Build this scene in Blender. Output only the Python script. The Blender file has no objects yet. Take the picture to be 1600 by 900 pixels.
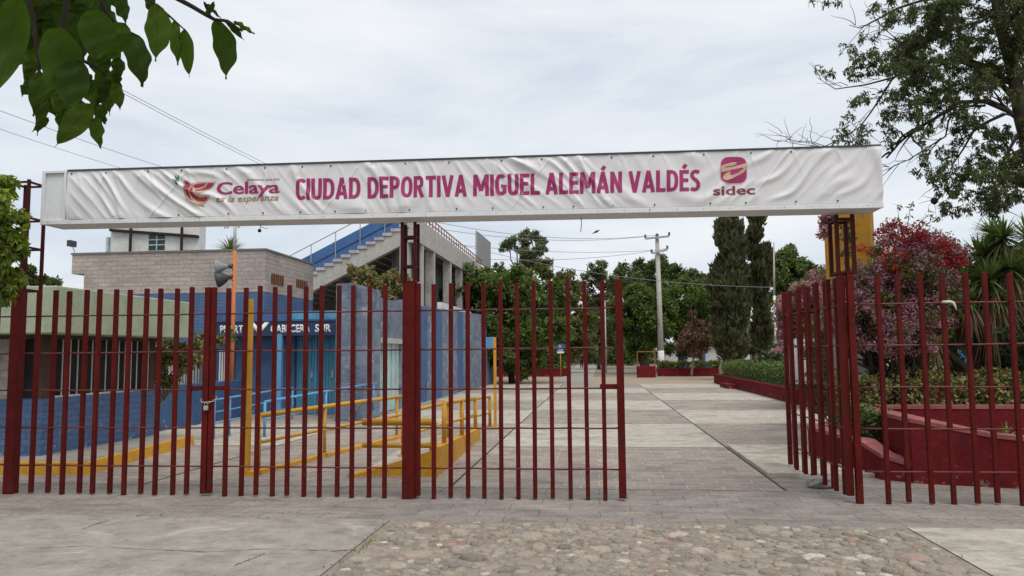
import bpy, bmesh, math, random
import numpy as np
from mathutils import Vector, Matrix

# ------------------------------------------------------------------ camera, sky, sun, exposure
scene = bpy.context.scene
COL = scene.collection
F_PX = 1200.0
YAW, PITCH, ROLL = math.atan(131/1200), math.atan(104/1200), math.radians(0.5)
CAM = Vector((0, 0, 1.6))
FWD = Vector((-math.sin(YAW)*math.cos(PITCH), math.cos(YAW)*math.cos(PITCH), math.sin(PITCH)))
_r = Vector((math.cos(YAW), math.sin(YAW), 0)); _u = _r.cross(FWD)
RIGHT = _r*math.cos(ROLL) - _u*math.sin(ROLL)
UP = _u*math.cos(ROLL) + _r*math.sin(ROLL)
cd = bpy.data.cameras.new('camera'); cam = bpy.data.objects.new('camera', cd); COL.objects.link(cam)
M = Matrix((RIGHT, UP, -FWD)).transposed().to_4x4(); M.translation = CAM
cam.matrix_world = M
cd.sensor_width = 36; cd.lens = 36*F_PX/1600; cd.clip_start = 0.05; cd.clip_end = 2000
scene.camera = cam

SUN_EL, SUN_AZ = 62, 150         # degrees; azimuth measured from +Y towards +X
w = bpy.data.worlds.new('World'); scene.world = w; w.use_nodes = True
nt = w.node_tree; nt.nodes.clear()
def N(t, tree=None, **kw):
    n = (tree or nt).nodes.new(t)
    for k, v in kw.items(): setattr(n, k, v)
    return n
sky = N('ShaderNodeTexSky', sky_type='NISHITA', sun_disc=False)
sky.sun_elevation = math.radians(SUN_EL); sky.sun_rotation = math.radians(SUN_AZ)
sky.air_density = 1.0; sky.dust_density = 2.0
tc = N('ShaderNodeTexCoord'); mp = N('ShaderNodeMapping'); mp.inputs['Scale'].default_value = (1.0, 1.0, 4.2)
mp.inputs['Rotation'].default_value = (0.10, 0.16, 0.4)
nt.links.new(tc.outputs['Generated'], mp.inputs[0])
n1 = N('ShaderNodeTexNoise'); n1.inputs['Scale'].default_value = 2.3; n1.inputs['Detail'].default_value = 7; n1.inputs['Roughness'].default_value = 0.55
n1.inputs['Distortion'].default_value = 0.35
nt.links.new(mp.outputs[0], n1.inputs['Vector'])
cr = N('ShaderNodeValToRGB'); e = cr.color_ramp.elements
e[0].position, e[0].color = 0.30, (4.7, 5.4, 6.3, 1); e[1].position, e[1].color = 0.68, (7.35, 7.55, 7.75, 1)
m_ = cr.color_ramp.elements.new(0.48); m_.color = (6.15, 6.6, 7.15, 1)
nt.links.new(n1.outputs['Fac'], cr.inputs[0])
mx = N('ShaderNodeMix', data_type='RGBA'); mx.inputs[0].default_value = 0.93
nt.links.new(sky.outputs[0], mx.inputs[6]); nt.links.new(cr.outputs[0], mx.inputs[7])
bg = N('ShaderNodeBackground'); bg.inputs[1].default_value = 0.119
nt.links.new(mx.outputs[2], bg.inputs[0])
wo = N('ShaderNodeOutputWorld'); nt.links.new(bg.outputs[0], wo.inputs[0])

sl = bpy.data.lights.new('sun', 'SUN'); sl.energy = 2.3; sl.angle = math.radians(40); sl.color = (1, 0.96, 0.90)
so = bpy.data.objects.new('sun', sl); COL.objects.link(so)
sd = Vector((math.sin(math.radians(SUN_AZ))*math.cos(math.radians(SUN_EL)), math.cos(math.radians(SUN_AZ))*math.cos(math.radians(SUN_EL)), math.sin(math.radians(SUN_EL))))
so.rotation_euler = sd.to_track_quat('Z', 'Y').to_euler()
scene.view_settings.view_transform = 'Standard'; scene.view_settings.look = 'None'
scene.view_settings.exposure = 0.10; scene.view_settings.gamma = 1.0
scene.view_settings.use_curve_mapping = False
scene.render.engine = 'CYCLES'
scene.cycles.max_bounces = 6; scene.cycles.transparent_max_bounces = 4

# ------------------------------------------------------------------ helpers
rng = np.random.default_rng(7); random.seed(7)
def ray(px, py): return FWD + RIGHT*((px-800)/F_PX) - UP*((py-450)/F_PX)
def PY(px, py, Y): d = ray(px, py); return CAM + d*(Y/d.y)
def PX(px, py, X): d = ray(px, py); return CAM + d*(X/d.x)
def GD(px, py, z=0.0): d = ray(px, py); return CAM + d*((z-1.6)/d.z)
def PD(px, py, dist): return CAM + ray(px, py).normalized()*dist
def px2m(px, Y): return px*Y/F_PX

def lin(r, g, b):
    f = lambda c: c/12.92 if c <= 0.04045 else ((c+0.055)/1.055)**2.4
    return (f(r/255), f(g/255), f(b/255), 1)
def sc(c, k): return (c[0]*k, c[1]*k, c[2]*k, 1)

def new_mat(name):
    m = bpy.data.materials.new(name); m.use_nodes = True
    t = m.node_tree; t.nodes.clear()
    o = t.nodes.new('ShaderNodeOutputMaterial'); p = t.nodes.new('ShaderNodeBsdfPrincipled')
    t.links.new(p.outputs[0], o.inputs[0])
    return m, t, p, o
def pos(t, scale=(1, 1, 1)):
    g = t.nodes.new('ShaderNodeNewGeometry'); mp = t.nodes.new('ShaderNodeMapping')
    mp.inputs['Scale'].default_value = scale
    t.links.new(g.outputs['Position'], mp.inputs[0]); return mp.outputs[0]
def noise(t, vec, scale, detail=5, rough=0.55, dist=0):
    n = t.nodes.new('ShaderNodeTexNoise'); n.inputs['Scale'].default_value = scale; n.inputs['Detail'].default_value = detail
    n.inputs['Roughness'].default_value = rough; n.inputs['Distortion'].default_value = dist
    t.links.new(vec, n.inputs['Vector']); return n.outputs['Fac']
def ramp(t, fac, stops):
    r = t.nodes.new('ShaderNodeValToRGB'); el = r.color_ramp.elements
    while len(el) < len(stops): el.new(0.5)
    for e_, (p_, c_) in zip(el, stops): e_.position = p_; e_.color = c_
    t.links.new(fac, r.inputs[0]); return r.outputs[0]
def mixc(t, fac, a, b, blend='MIX'):
    m = t.nodes.new('ShaderNodeMix'); m.data_type = 'RGBA'; m.blend_type = blend
    for s, v in ((0, fac), (6, a), (7, b)):
        if hasattr(v, 'is_linked'): t.links.new(v, m.inputs[s])
        else: m.inputs[s].default_value = v
    return m.outputs[2]
def bump(t, p, h, strength=0.3, dist=0.01):
    b = t.nodes.new('ShaderNodeBump'); b.inputs['Strength'].default_value = strength; b.inputs['Distance'].default_value = dist
    t.links.new(h, b.inputs['Height']); t.links.new(b.outputs[0], p.inputs['Normal'])
def surf(name, c, var=0.25, scale=3.0, rough=0.7, fine=40, bmp=0.15, metallic=0, stretch=(1, 1, 1), stain=None, stain_at=0.62, spec=0.3, grime=0):
    """painted / plain surface: broad mottling, fine grain and optional stains"""
    m, t, p, o = new_mat(name)
    v = pos(t, stretch)
    a = noise(t, v, scale, 6, 0.6)
    col = ramp(t, a, [(0.25, sc(c, 1-var)), (0.55, c), (0.8, sc(c, 1+var*0.8))])
    fn = noise(t, v, fine, 4, 0.6)
    col = mixc(t, 0.35, col, ramp(t, fn, [(0.3, sc(c, 1-var)), (0.7, sc(c, 1+var))]))
    if grime:
        g1 = noise(t, pos(t, (1, 1.15, 1)), 3.1, 12, 0.78, 0.15); col = mixc(t, grime, col, ramp(t, g1, [(0.32, (0.5, 0.48, 0.45, 1)), (0.5, (1, 1, 1, 1)), (0.72, (1.35, 1.34, 1.3, 1))]), 'MULTIPLY')
        pt = noise(t, v, 70, 3, 0.6); col = mixc(t, ramp(t, pt, [(0.30, (0.6, 0.6, 0.6, 1)), (0.38, (0, 0, 0, 1))]), col, sc(c, 0.35))
    if stain:
        s = ramp(t, noise(t, v, scale*1.9, 8, 0.7, 0.6), [(stain_at, (0, 0, 0, 1)), (stain_at+0.08, (1, 1, 1, 1))])
        col = mixc(t, s, col, stain)
    t.links.new(col, p.inputs['Base Color'])
    p.inputs['Roughness'].default_value = rough; p.inputs['Metallic'].default_value = metallic
    p.inputs['Specular IOR Level'].default_value = spec
    if bmp: bump(t, p, fn, bmp, 0.01)
    return m
def wall_uv(t):
    """u = x + y, v = z : runs along walls that follow either axis"""
    g = t.nodes.new('ShaderNodeNewGeometry'); s = t.nodes.new('ShaderNodeSeparateXYZ'); t.links.new(g.outputs['Position'], s.inputs[0])
    a = t.nodes.new('ShaderNodeMath'); a.operation = 'ADD'; t.links.new(s.outputs[0], a.inputs[0]); t.links.new(s.outputs[1], a.inputs[1])
    c = t.nodes.new('ShaderNodeCombineXYZ'); t.links.new(a.outputs[0], c.inputs[0]); t.links.new(s.outputs[2], c.inputs[1])
    return c.outputs[0], g.outputs['Position']
def distort(t, uv, p, scale, amt):
    n = t.nodes.new('ShaderNodeTexNoise'); n.inputs['Scale'].default_value = scale; t.links.new(p, n.inputs['Vector'])
    s = t.nodes.new('ShaderNodeVectorMath'); s.operation = 'SUBTRACT'; s.inputs[1].default_value = (0.5, 0.5, 0.5); t.links.new(n.outputs['Color'], s.inputs[0])
    k = t.nodes.new('ShaderNodeVectorMath'); k.operation = 'SCALE'; k.inputs['Scale'].default_value = amt; t.links.new(s.outputs[0], k.inputs[0])
    a = t.nodes.new('ShaderNodeVectorMath'); a.operation = 'ADD'; t.links.new(uv, a.inputs[0]); t.links.new(k.outputs[0], a.inputs[1])
    return a.outputs[0]
def blocks(name, c1, c2, mortar, bw=0.4, bh=0.2, ms=0.012, rough=0.85, bmp=0.6, dist=0.03, flat=False, patch=None, patch_at=0.6, fine=30, smooth=0.3):
    """coursed stone, brick or pavers; flat=True lays it on the ground"""
    m, t, p, o = new_mat(name)
    if flat: gp = pos(t); uv = gp
    else: uv, gp = wall_uv(t)
    uv = distort(t, uv, gp, 3.0, dist)
    b = t.nodes.new('ShaderNodeTexBrick'); t.links.new(uv, b.inputs['Vector'])
    b.inputs['Scale'].default_value = 1; b.inputs['Brick Width'].default_value = bw; b.inputs['Row Height'].default_value = bh
    b.inputs['Mortar Size'].default_value = ms; b.inputs['Mortar Smooth'].default_value = smooth
    b.inputs['Color1'].default_value = c1; b.inputs['Color2'].default_value = c2; b.inputs['Mortar'].default_value = mortar
    fn = noise(t, gp, fine, 6, 0.65)
    col = mixc(t, 0.5, b.outputs['Color'], mixc(t, 1.0, b.outputs['Color'], ramp(t, fn, [(0.25, (0.45, 0.45, 0.45, 1)), (0.7, (1.5, 1.5, 1.5, 1))]), 'MULTIPLY'))
    big = noise(t, gp, 0.8, 5, 0.6)
    col = mixc(t, 1.0, col, ramp(t, big, [(0.3, (0.78, 0.78, 0.8, 1)), (0.7, (1.15, 1.13, 1.1, 1))]), 'MULTIPLY')
    if flat:
        g1 = noise(t, pos(t, (0.8, 1.5, 1)), 2.6, 12, 0.78, 0.4); col = mixc(t, 0.85, col, ramp(t, g1, [(0.32, (0.55, 0.53, 0.5, 1)), (0.5, (1, 1, 1, 1)), (0.72, (1.4, 1.38, 1.33, 1))]), 'MULTIPLY')
    if patch:
        s = ramp(t, noise(t, gp, 1.7, 8, 0.7, 0.4), [(patch_at, (0, 0, 0, 1)), (patch_at+0.1, (1, 1, 1, 1))])
        col = mixc(t, s, col, patch)
    t.links.new(col, p.inputs['Base Color']); p.inputs['Roughness'].default_value = rough
    p.inputs['Specular IOR Level'].default_value = 0.2
    h = t.nodes.new('ShaderNodeMath'); h.operation = 'MULTIPLY_ADD'
    t.links.new(b.outputs['Fac'], h.inputs[0]); h.inputs[1].default_value = -0.7; t.links.new(fn, h.inputs[2])
    bump(t, p, h.outputs[0], bmp, 0.012)
    return m
def leafmat(name, cols, rough=0.5, trans=0.3, clump=0.9):
    m, t, p, o = new_mat(name)
    g = t.nodes.new('ShaderNodeNewGeometry')
    n = len(cols)
    c = ramp(t, g.outputs['Random Per Island'], [(i/max(1, n-1), k) for i, k in enumerate(cols)])
    cl = noise(t, g.outputs['Position'], clump, 3, 0.5)
    c = mixc(t, 1.0, c, ramp(t, cl, [(0.3, (0.7, 0.7, 0.72, 1)), (0.7, (1.3, 1.3, 1.15, 1))]), 'MULTIPLY')
    t.links.new(c, p.inputs['Base Color']); p.inputs['Roughness'].default_value = rough; p.inputs['Specular IOR Level'].default_value = 0.35
    tr = t.nodes.new('ShaderNodeBsdfTranslucent'); t.links.new(mixc(t, 1.0, c, (1.5, 1.6, 0.7, 1), 'MULTIPLY'), tr.inputs[0])
    ms = t.nodes.new('ShaderNodeMixShader'); ms.inputs[0].default_value = trans
    t.links.new(p.outputs[0], ms.inputs[1]); t.links.new(tr.outputs[0], ms.inputs[2]); t.links.new(ms.outputs[0], o.inputs[0])
    return m

class MB:
    def __init__(s): s.v = []; s.f = []; s.m = []; s.cur = 0
    def add(s, vs, fs):
        o = len(s.v); s.v += [tuple(v) for v in vs]
        for f in fs: s.f.append(tuple(i+o for i in f)); s.m.append(s.cur)
        return s
    def hexa(s, p):      # p: 8 points, bottom ring ccw then top ring
        return s.add(p, [(3, 2, 1, 0), (4, 5, 6, 7), (0, 1, 5, 4), (1, 2, 6, 5), (2, 3, 7, 6), (3, 0, 4, 7)])
    def box(s, x0, x1, y0, y1, z0, z1):
        return s.hexa([(x0, y0, z0), (x1, y0, z0), (x1, y1, z0), (x0, y1, z0), (x0, y0, z1), (x1, y0, z1), (x1, y1, z1), (x0, y1, z1)])
    def prism(s, pts, ext):   # planar polygon pushed along ext
        n = len(pts); e_ = Vector(ext)
        a = [Vector(p) for p in pts]; b = [p+e_ for p in a]
        nrm = Vector((0, 0, 0))
        for i in range(n): nrm += a[i].cross(a[(i+1) % n])
        if nrm.dot(e_) > 0: a.reverse(); b.reverse()
        return s.add(a+b, [tuple(range(n)), tuple(range(2*n-1, n-1, -1))] + [(i, i+n, (i+1) % n+n, (i+1) % n) for i in range(n)])
    def tube(s, path, r, n=8, r1=None, square=False):
        path = [Vector(p) for p in path]; k = len(path)
        if square: n = 4
        rs = r if isinstance(r, (list, tuple)) else [r + ((r1 if r1 is not None else r)-r)*i/(k-1) for i in range(k)]
        o = []; prev = None
        for i, p in enumerate(path):
            d = (path[min(i+1, k-1)]-path[max(i-1, 0)]).normalized()
            if prev is None:
                a = d.cross(Vector((0, 0, 1)) if abs(d.z) < 0.9 else Vector((0, 1, 0))).normalized()
            else: a = (prev - d*prev.dot(d)).normalized()
            prev = a; b = d.cross(a)
            for j in range(n):
                t = 2*math.pi*(j+(0.5 if square else 0))/n
                o.append(p + (a*math.cos(t)+b*math.sin(t))*rs[i]*(1.41421 if square else 1))
        fs = []
        for i in range(k-1):
            for j in range(n):
                fs.append((i*n+j, i*n+(j+1) % n, (i+1)*n+(j+1) % n, (i+1)*n+j))
        fs += [tuple(range(n-1, -1, -1)), tuple(range((k-1)*n, k*n))]
        return s.add(o, fs)
    def lathe(s, c, prof, n=14, axis=(0, 0, 1)):   # prof: (radius, height)
        ax = Vector(axis).normalized(); a = ax.orthogonal().normalized(); b = ax.cross(a); c = Vector(c)
        o = []
        for r, h in prof:
            for j in range(n):
                t = 2*math.pi*j/n; o.append(c+ax*h+(a*math.cos(t)+b*math.sin(t))*max(r, 1e-4))
        k = len(prof)
        fs = [(i*n+j, i*n+(j+1) % n, (i+1)*n+(j+1) % n, (i+1)*n+j) for i in range(k-1) for j in range(n)]
        fs += [tuple(range(n-1, -1, -1)), tuple(range((k-1)*n, k*n))]
        return s.add(o, fs)
    def build(s, name, mats, parent=None, smooth=False, bevel=0):
        me = bpy.data.meshes.new(name); me.from_pydata(s.v, [], s.f); me.update()
        return link(name, me, mats, parent, smooth, s.m, bevel)
def link(name, me, mats, parent=None, smooth=False, mi=None, bevel=0):
    for m in (mats if isinstance(mats, (list, tuple)) else [mats]): me.materials.append(m)
    if mi is not None and len(me.materials) > 1: me.polygons.foreach_set('material_index', mi)
    if smooth: me.polygons.foreach_set('use_smooth', [True]*len(me.polygons))
    o = bpy.data.objects.new(name, me); COL.objects.link(o)
    if parent:
        o.parent = parent; o.matrix_parent_inverse = Matrix.Translation(-parent.location)
    if bevel:
        b = o.modifiers.new('bevel', 'BEVEL'); b.width = bevel; b.segments = 2; b.limit_method = 'ANGLE'; b.angle_limit = math.radians(50)
    return o
def tag(o, label, cat, group=None):
    o['label'] = label; o['category'] = cat
    if group: o['group'] = group
    return o
def thing(name, label, cat, loc=(0, 0, 0), group=None):
    o = bpy.data.objects.new(name, None); COL.objects.link(o); o.location = loc
    o.empty_display_size = 0.2
    return tag(o, label, cat, group)
def struct(o, kind='structure'): o['kind'] = kind; return o
def dup(o, parent, off=(0, 0, 0), name=None):
    c = o.copy(); COL.objects.link(c)
    c.parent = parent; c.matrix_parent_inverse = o.matrix_parent_inverse.copy()
    c.location = o.location + Vector(off)
    return c

# leaves ----------------------------------------------------------------
def leaf_arrays(P, Nn, D, L, W, fold=0.25):
    """one folded leaf (2 quads sharing a midrib) per point: base, tip along D, normal Nn"""
    n = len(P)
    S = np.cross(D, Nn); S /= np.linalg.norm(S, axis=1, keepdims=True)+1e-9
    L = L[:, None]; W = W[:, None]
    base = P; tip = P+D*L; mid = P+D*L*0.5 - Nn*W*fold
    a = P+D*L*0.45+S*W; b = P+D*L*0.45-S*W
    V = np.stack([base, a, tip, b], 1).reshape(-1, 3)
    F = (np.arange(n)[:, None]*4 + np.array([0, 1, 2, 3])[None]).astype(np.int32)
    V = V.reshape(n, 4, 3); V[:, 1] += Nn*W*fold; V[:, 3] += Nn*W*fold
    return V.reshape(-1, 3), F
def mesh_quads(name, V, F, mi=None):
    me = bpy.data.meshes.new(name); n = len(F)
    me.vertices.add(len(V)); me.vertices.foreach_set('co', V.astype(np.float32).ravel())
    me.loops.add(n*4); me.loops.foreach_set('vertex_index', F.ravel())
    me.polygons.add(n); me.polygons.foreach_set('loop_start', np.arange(0, n*4, 4, dtype=np.int32))
    me.polygons.foreach_set('loop_total', np.full(n, 4, dtype=np.int32))
    me.update(calc_edges=True)
    return me
def unit(a): return a/(np.linalg.norm(a, axis=1, keepdims=True)+1e-9)
def clump_points(clumps, n, sub=0.34, nsub=14, shell=0.75, seed=0):
    """points gathered in sub-clumps scattered over and through each ball (cx,cy,cz,r[,squash])"""
    g = np.random.default_rng(seed); out = []; ctr = []
    vol = np.array([c[3]**2.3 for c in clumps]); cnt = (n*vol/vol.sum()).astype(int)
    for c, k in zip(clumps, cnt):
        if k < 1: continue
        r = c[3]; sq = c[4] if len(c) > 4 else 0.85
        d = unit(g.normal(size=(nsub, 3))); rad = r*(shell+(1-shell)*g.random(nsub))*np.where(g.random(nsub) < 0.3, g.random(nsub), 1)
        sc_ = d*rad[:, None]; sizes = r*sub*(0.6+0.8*g.random(nsub))
        i = g.choice(nsub, k, p=sizes**2/(sizes**2).sum())
        q = g.normal(size=(k, 3)); q = unit(q)*(g.random(k)**0.5)[:, None]
        p = sc_[i]+q*sizes[i][:, None]
        p[:, 2] *= sq
        out.append(p+np.array(c[:3])); ctr.append(np.tile(np.array(c[:3]), (k, 1)))
    return np.concatenate(out), np.concatenate(ctr)
def foliage(name, clumps, n, size, mat, parent, seed=0, aspect=0.42, up=0.5, out=0.5, droop=0.2, sub=0.34, nsub=14, shell=0.75):
    g = np.random.default_rng(seed+99)
    P, Cc = clump_points(clumps, n, sub, nsub, shell, seed)
    k = len(P)
    Nn = unit(g.normal(size=(k, 3))*0.8+np.array([0, 0, up])+unit(P-Cc)*out)
    D = unit(np.cross(Nn, g.normal(size=(k, 3)))+np.array([0, 0, -droop])); Nn = unit(Nn-D*(Nn*D).sum(1, keepdims=True))
    L = size*(0.6+0.8*g.random(k)); 
    V, F = leaf_arrays(P, Nn, D, L, L*aspect*0.5*(0.8+0.4*g.random(k)))
    return link(name, mesh_quads(name, V, F), mat, parent)
def limb(mb, a, b, r0, r1, sag=0.1, wig=0.06, n=6, seed=0):
    g = random.Random(seed); a = Vector(a); b = Vector(b); l = (b-a).length; pts = []
    for i in range(n+1):
        t = i/n; p = a.lerp(b, t)
        p.z += sag*l*math.sin(math.pi*t)
        if 0 < i < n: p += Vector((g.uniform(-1, 1), g.uniform(-1, 1), g.uniform(-1, 1)))*wig*l
        pts.append(p)
    mb.tube(pts, r0, 7, r1); return pts

# ------------------------------------------------------------------ materials
BK = (0.02, 0.02, 0.022, 1)
m_dirt = surf('dry_earth', (0.20, 0.165, 0.13, 1), 0.3, 1.2, 0.95, 25, 0.4)
m_orange = surf('orange_dust', (0.31, 0.24, 0.175, 1), 0.25, 0.9, 0.95, 20, 0.3, stain=(0.30, 0.26, 0.22, 1))
m_asph = surf('old_asphalt', (0.27, 0.25, 0.225, 1), 0.2, 1.0, 0.9, 30, 0.3)
m_conc = surf('poured_concrete', (0.285, 0.258, 0.226, 1), 0.22, 0.9, 0.85, 24, 0.3, stretch=(0.9, 1.1, 1), stain=(0.370, 0.340, 0.303, 1), stain_at=0.57, spec=0.15, grime=0.8)
m_conc_l = surf('pale_concrete', (0.405, 0.368, 0.312, 1), 0.24, 0.8, 0.88, 22, 0.3, stretch=(0.6, 1.4, 1), stain=(0.27, 0.24, 0.205, 1), stain_at=0.54, spec=0.15, grime=0.9)
m_strip = blocks('stamped_concrete_strip', (0.215, 0.19, 0.17, 1), (0.25, 0.222, 0.20, 1), (0.15, 0.132, 0.118, 1), 0.62, 0.31, 0.007, 0.88, 0.5, 0.06, flat=True, patch=(0.33, 0.30, 0.27, 1), patch_at=0.64, fine=22)
m_paver = blocks('stamped_pavers', (0.25, 0.212, 0.182, 1), (0.30, 0.255, 0.222, 1), (0.42, 0.385, 0.345, 1), 0.42, 0.26, 0.006, 0.88, 0.55, 0.07, flat=True, patch=(0.345, 0.31, 0.275, 1), patch_at=0.60, fine=20)
m_mortar = surf('cobble_mortar', (0.261, 0.218, 0.177, 1), 0.35, 2.5, 0.95, 35, 0.8, grime=0.8)
m_red = surf('dark_red_paint', (0.092, 0.0068, 0.0054, 1), 0.42, 3.0, 0.6, 45, 0.25, stretch=(1, 1, 0.35), stain=(0.045, 0.014, 0.008, 1), stain_at=0.58, spec=0.12, grime=0.7)
m_lat = surf('dark_red_brown_paint', (0.055, 0.009, 0.008, 1), 0.35, 3.0, 0.6, 45, 0.2, stain=(0.035, 0.016, 0.01, 1), stain_at=0.58, spec=0.1)
m_rail = surf('worn_red_rod', (0.12, 0.028, 0.024, 1), 0.35, 5, 0.5, 40, 0.1, spec=0.3)
m_crim = surf('crimson_masonry_paint', (0.150, 0.0165, 0.021, 1), 0.4, 2.2, 0.9, 16, 1.0, stain=(0.10, 0.018, 0.02, 1), stain_at=0.56, spec=0.06, grime=0.7)
def peel(m, col, at=0.6, zmax=0.25, scale=9):
    # bare patches where paint has flaked, most of them low down
    t = m.node_tree; p = next(n for n in t.nodes if n.type == 'BSDF_PRINCIPLED'); base = p.inputs['Base Color'].links[0].from_socket
    g = t.nodes.new('ShaderNodeNewGeometry'); sp = t.nodes.new('ShaderNodeSeparateXYZ'); t.links.new(g.outputs['Position'], sp.inputs[0])
    mr = t.nodes.new('ShaderNodeMapRange'); mr.inputs[1].default_value = 0; mr.inputs[2].default_value = zmax; mr.inputs[3].default_value = 0.12; mr.inputs[4].default_value = 0; t.links.new(sp.outputs[2], mr.inputs[0])
    a = t.nodes.new('ShaderNodeMath'); a.operation = 'ADD'; t.links.new(noise(t, g.outputs['Position'], scale, 8, 0.65, 0.3), a.inputs[0]); t.links.new(mr.outputs[0], a.inputs[1])
    f = ramp(t, a.outputs[0], [(at, (0, 0, 0, 1)), (at+0.03, (1, 1, 1, 1))])
    t.links.new(mixc(t, f, base, col), p.inputs['Base Color'])
m_cap = surf('faded_crimson_cap', (0.27, 0.085, 0.085, 1), 0.3, 3, 0.8, 25, 0.3, stain=(0.33, 0.20, 0.185, 1), stain_at=0.6, grime=0.6)
m_yel = surf('yellow_traffic_paint', (0.56, 0.275, 0.022, 1), 0.2, 2.5, 0.6, 30, 0.15, stain=(0.36, 0.19, 0.04, 1), stain_at=0.66, grime=0.55)
m_pillar = surf('ochre_wall_paint', (0.50, 0.25, 0.03, 1), 0.2, 1.8, 0.8, 22, 0.2, stain=(0.33, 0.16, 0.025, 1), stain_at=0.6, grime=0.55)
m_white = surf('white_sheet_metal', (0.64, 0.645, 0.65, 1), 0.08, 2.0, 0.55, 20, 0.03, stretch=(1.6, 1, .5), stain=(0.50, 0.48, 0.45, 1), stain_at=0.64, grime=0.16)
m_grayp = surf('galvanised_steel', (0.36, 0.37, 0.38, 1), 0.2, 2, 0.5, 30, 0.1, metallic=0.3)
m_booth = surf('pale_green_plaster', (0.33, 0.37, 0.26, 1), 0.14, 1.1, 0.85, 25, 0.2, stain=(0.26, 0.29, 0.20, 1), stain_at=0.64, grime=0.45)
m_bbrick = blocks('blue_painted_brick', (0.072, 0.125, 0.235, 1), (0.085, 0.142, 0.26, 1), (0.055, 0.10, 0.19, 1), 0.3, 0.1, 0.01, 0.6, 0.4, 0.01, patch=(0.12, 0.175, 0.28, 1), patch_at=0.68)
m_gbrick = blocks('grey_split_brick', (0.42, 0.36, 0.325, 1), (0.34, 0.29, 0.265, 1), (0.33, 0.285, 0.26, 1), 0.40, 0.13, 0.014, 0.9, 0.9, 0.03, fine=14)
m_bstone = blocks('blue_stone_block', (0.124, 0.156, 0.215, 1), (0.200, 0.232, 0.289, 1), (0.216, 0.240, 0.289, 1), 0.46, 0.23, 0.011, 0.9, 1.0, 0.03, patch=(0.367, 0.386, 0.387, 1), patch_at=0.56, fine=12)
m_bwall = surf('blue_wall_paint', (0.058, 0.118, 0.245, 1), 0.25, 1.2, 0.7, 20, 0.2, stretch=(1, 1, 0.5), stain=(0.10, 0.14, 0.24, 1), stain_at=0.62, grime=0.7)
m_navy = surf('navy_sign_paint', (0.028, 0.045, 0.105, 1), 0.2, 2, 0.6, 20, 0.1)
m_turq = surf('turquoise_door_paint', (0.085, 0.29, 0.44, 1), 0.2, 1.5, 0.6, 20, 0.15, stretch=(2, 2, 0.4), stain=(0.12, 0.30, 0.40, 1), stain_at=0.6, grime=0.6)
m_turq2 = surf('weathered_pale_turquoise', (0.40, 0.56, 0.56, 1), 0.2, 1.5, 0.7, 18, 0.2, stretch=(2, 2, 0.4), stain=(0.42, 0.45, 0.42, 1), stain_at=0.55, grime=0.6)
m_brail = surf('light_blue_rail_paint', (0.115, 0.30, 0.52, 1), 0.2, 4, 0.5, 30, 0.08)
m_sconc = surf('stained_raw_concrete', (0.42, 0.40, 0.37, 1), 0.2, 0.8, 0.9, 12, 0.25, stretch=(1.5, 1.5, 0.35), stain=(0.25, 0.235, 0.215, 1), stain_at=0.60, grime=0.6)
m_dkconc_shade = surf('dark_concrete_and_stand_shade', (0.16, 0.15, 0.14, 1), 0.3, 0.8, 0.9, 12, 0.25)  # dark roof-edge concrete; under the stand its tone paints in the shade
m_bseat = surf('blue_grandstand_paint', (0.055, 0.125, 0.30, 1), 0.18, 1.2, 0.7, 20, 0.1, grime=0.4)
m_rust = surf('rusty_orange_rail', (0.30, 0.125, 0.06, 1), 0.35, 3, 0.8, 20, 0.3)
m_opole = surf('orange_pole_paint', (0.50, 0.16, 0.045, 1), 0.25, 3, 0.6, 20, 0.15)
m_horn = surf('grey_horn_plastic', (0.22, 0.235, 0.235, 1), 0.2, 5, 0.5, 30, 0.05)
m_hornd = surf('dark_horn_plastic', (0.05, 0.055, 0.058, 1), 0.2, 5, 0.5, 30, 0.05)
m_glass = surf('dark_window_glass', (0.012, 0.015, 0.02, 1), 0.2, 2, 0.15, 20, 0, spec=0.5)
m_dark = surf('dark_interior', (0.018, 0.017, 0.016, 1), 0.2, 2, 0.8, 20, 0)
m_brown = surf('brown_beam_paint', (0.075, 0.042, 0.03, 1), 0.25, 2, 0.8, 20, 0.15)
m_wwall = surf('white_wall_paint', (0.60, 0.60, 0.58, 1), 0.12, 1, 0.85, 20, 0.15, stain=(0.45, 0.44, 0.42, 1), stain_at=0.63, grime=0.4)
m_ggrey = surf('grey_base_paint', (0.27, 0.275, 0.27, 1), 0.15, 1.5, 0.85, 20, 0.2)
m_bark = surf('dark_bark', (0.048, 0.036, 0.027, 1), 0.35, 6, 0.9, 35, 0.8, stretch=(1, 1, 0.3))
m_barkg = surf('grey_bark', (0.17, 0.15, 0.125, 1), 0.35, 5, 0.9, 30, 0.8, stretch=(1, 1, 0.3))
m_barkf = surf('tan_stem_bark', (0.24, 0.20, 0.155, 1), 0.3, 5, 0.9, 30, 0.6, stretch=(1, 1, 0.3))
m_cpole = surf('weathered_pole_concrete', (0.42, 0.40, 0.36, 1), 0.15, 2, 0.85, 25, 0.2, grime=0.5)
m_wire = surf('grey_cable', (0.22, 0.22, 0.23, 1), 0.1, 2, 0.6, 20, 0)
m_sblue = surf('traffic_sign_blue', (0.035, 0.13, 0.42, 1), 0.1, 2, 0.5, 20, 0)
m_swhite = surf('sign_white', (0.75, 0.75, 0.75, 1), 0.05, 2, 0.5, 20, 0)
m_rock = surf('grey_field_stone', (0.26, 0.245, 0.23, 1), 0.3, 8, 0.9, 40, 0.6)
m_rope = surf('off_white_rag', (0.60, 0.56, 0.48, 1), 0.15, 10, 0.9, 50, 0.3)
m_steel = surf('padlock_steel', (0.45, 0.43, 0.42, 1), 0.2, 10, 0.4, 40, 0.05, metallic=0.6)
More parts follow.
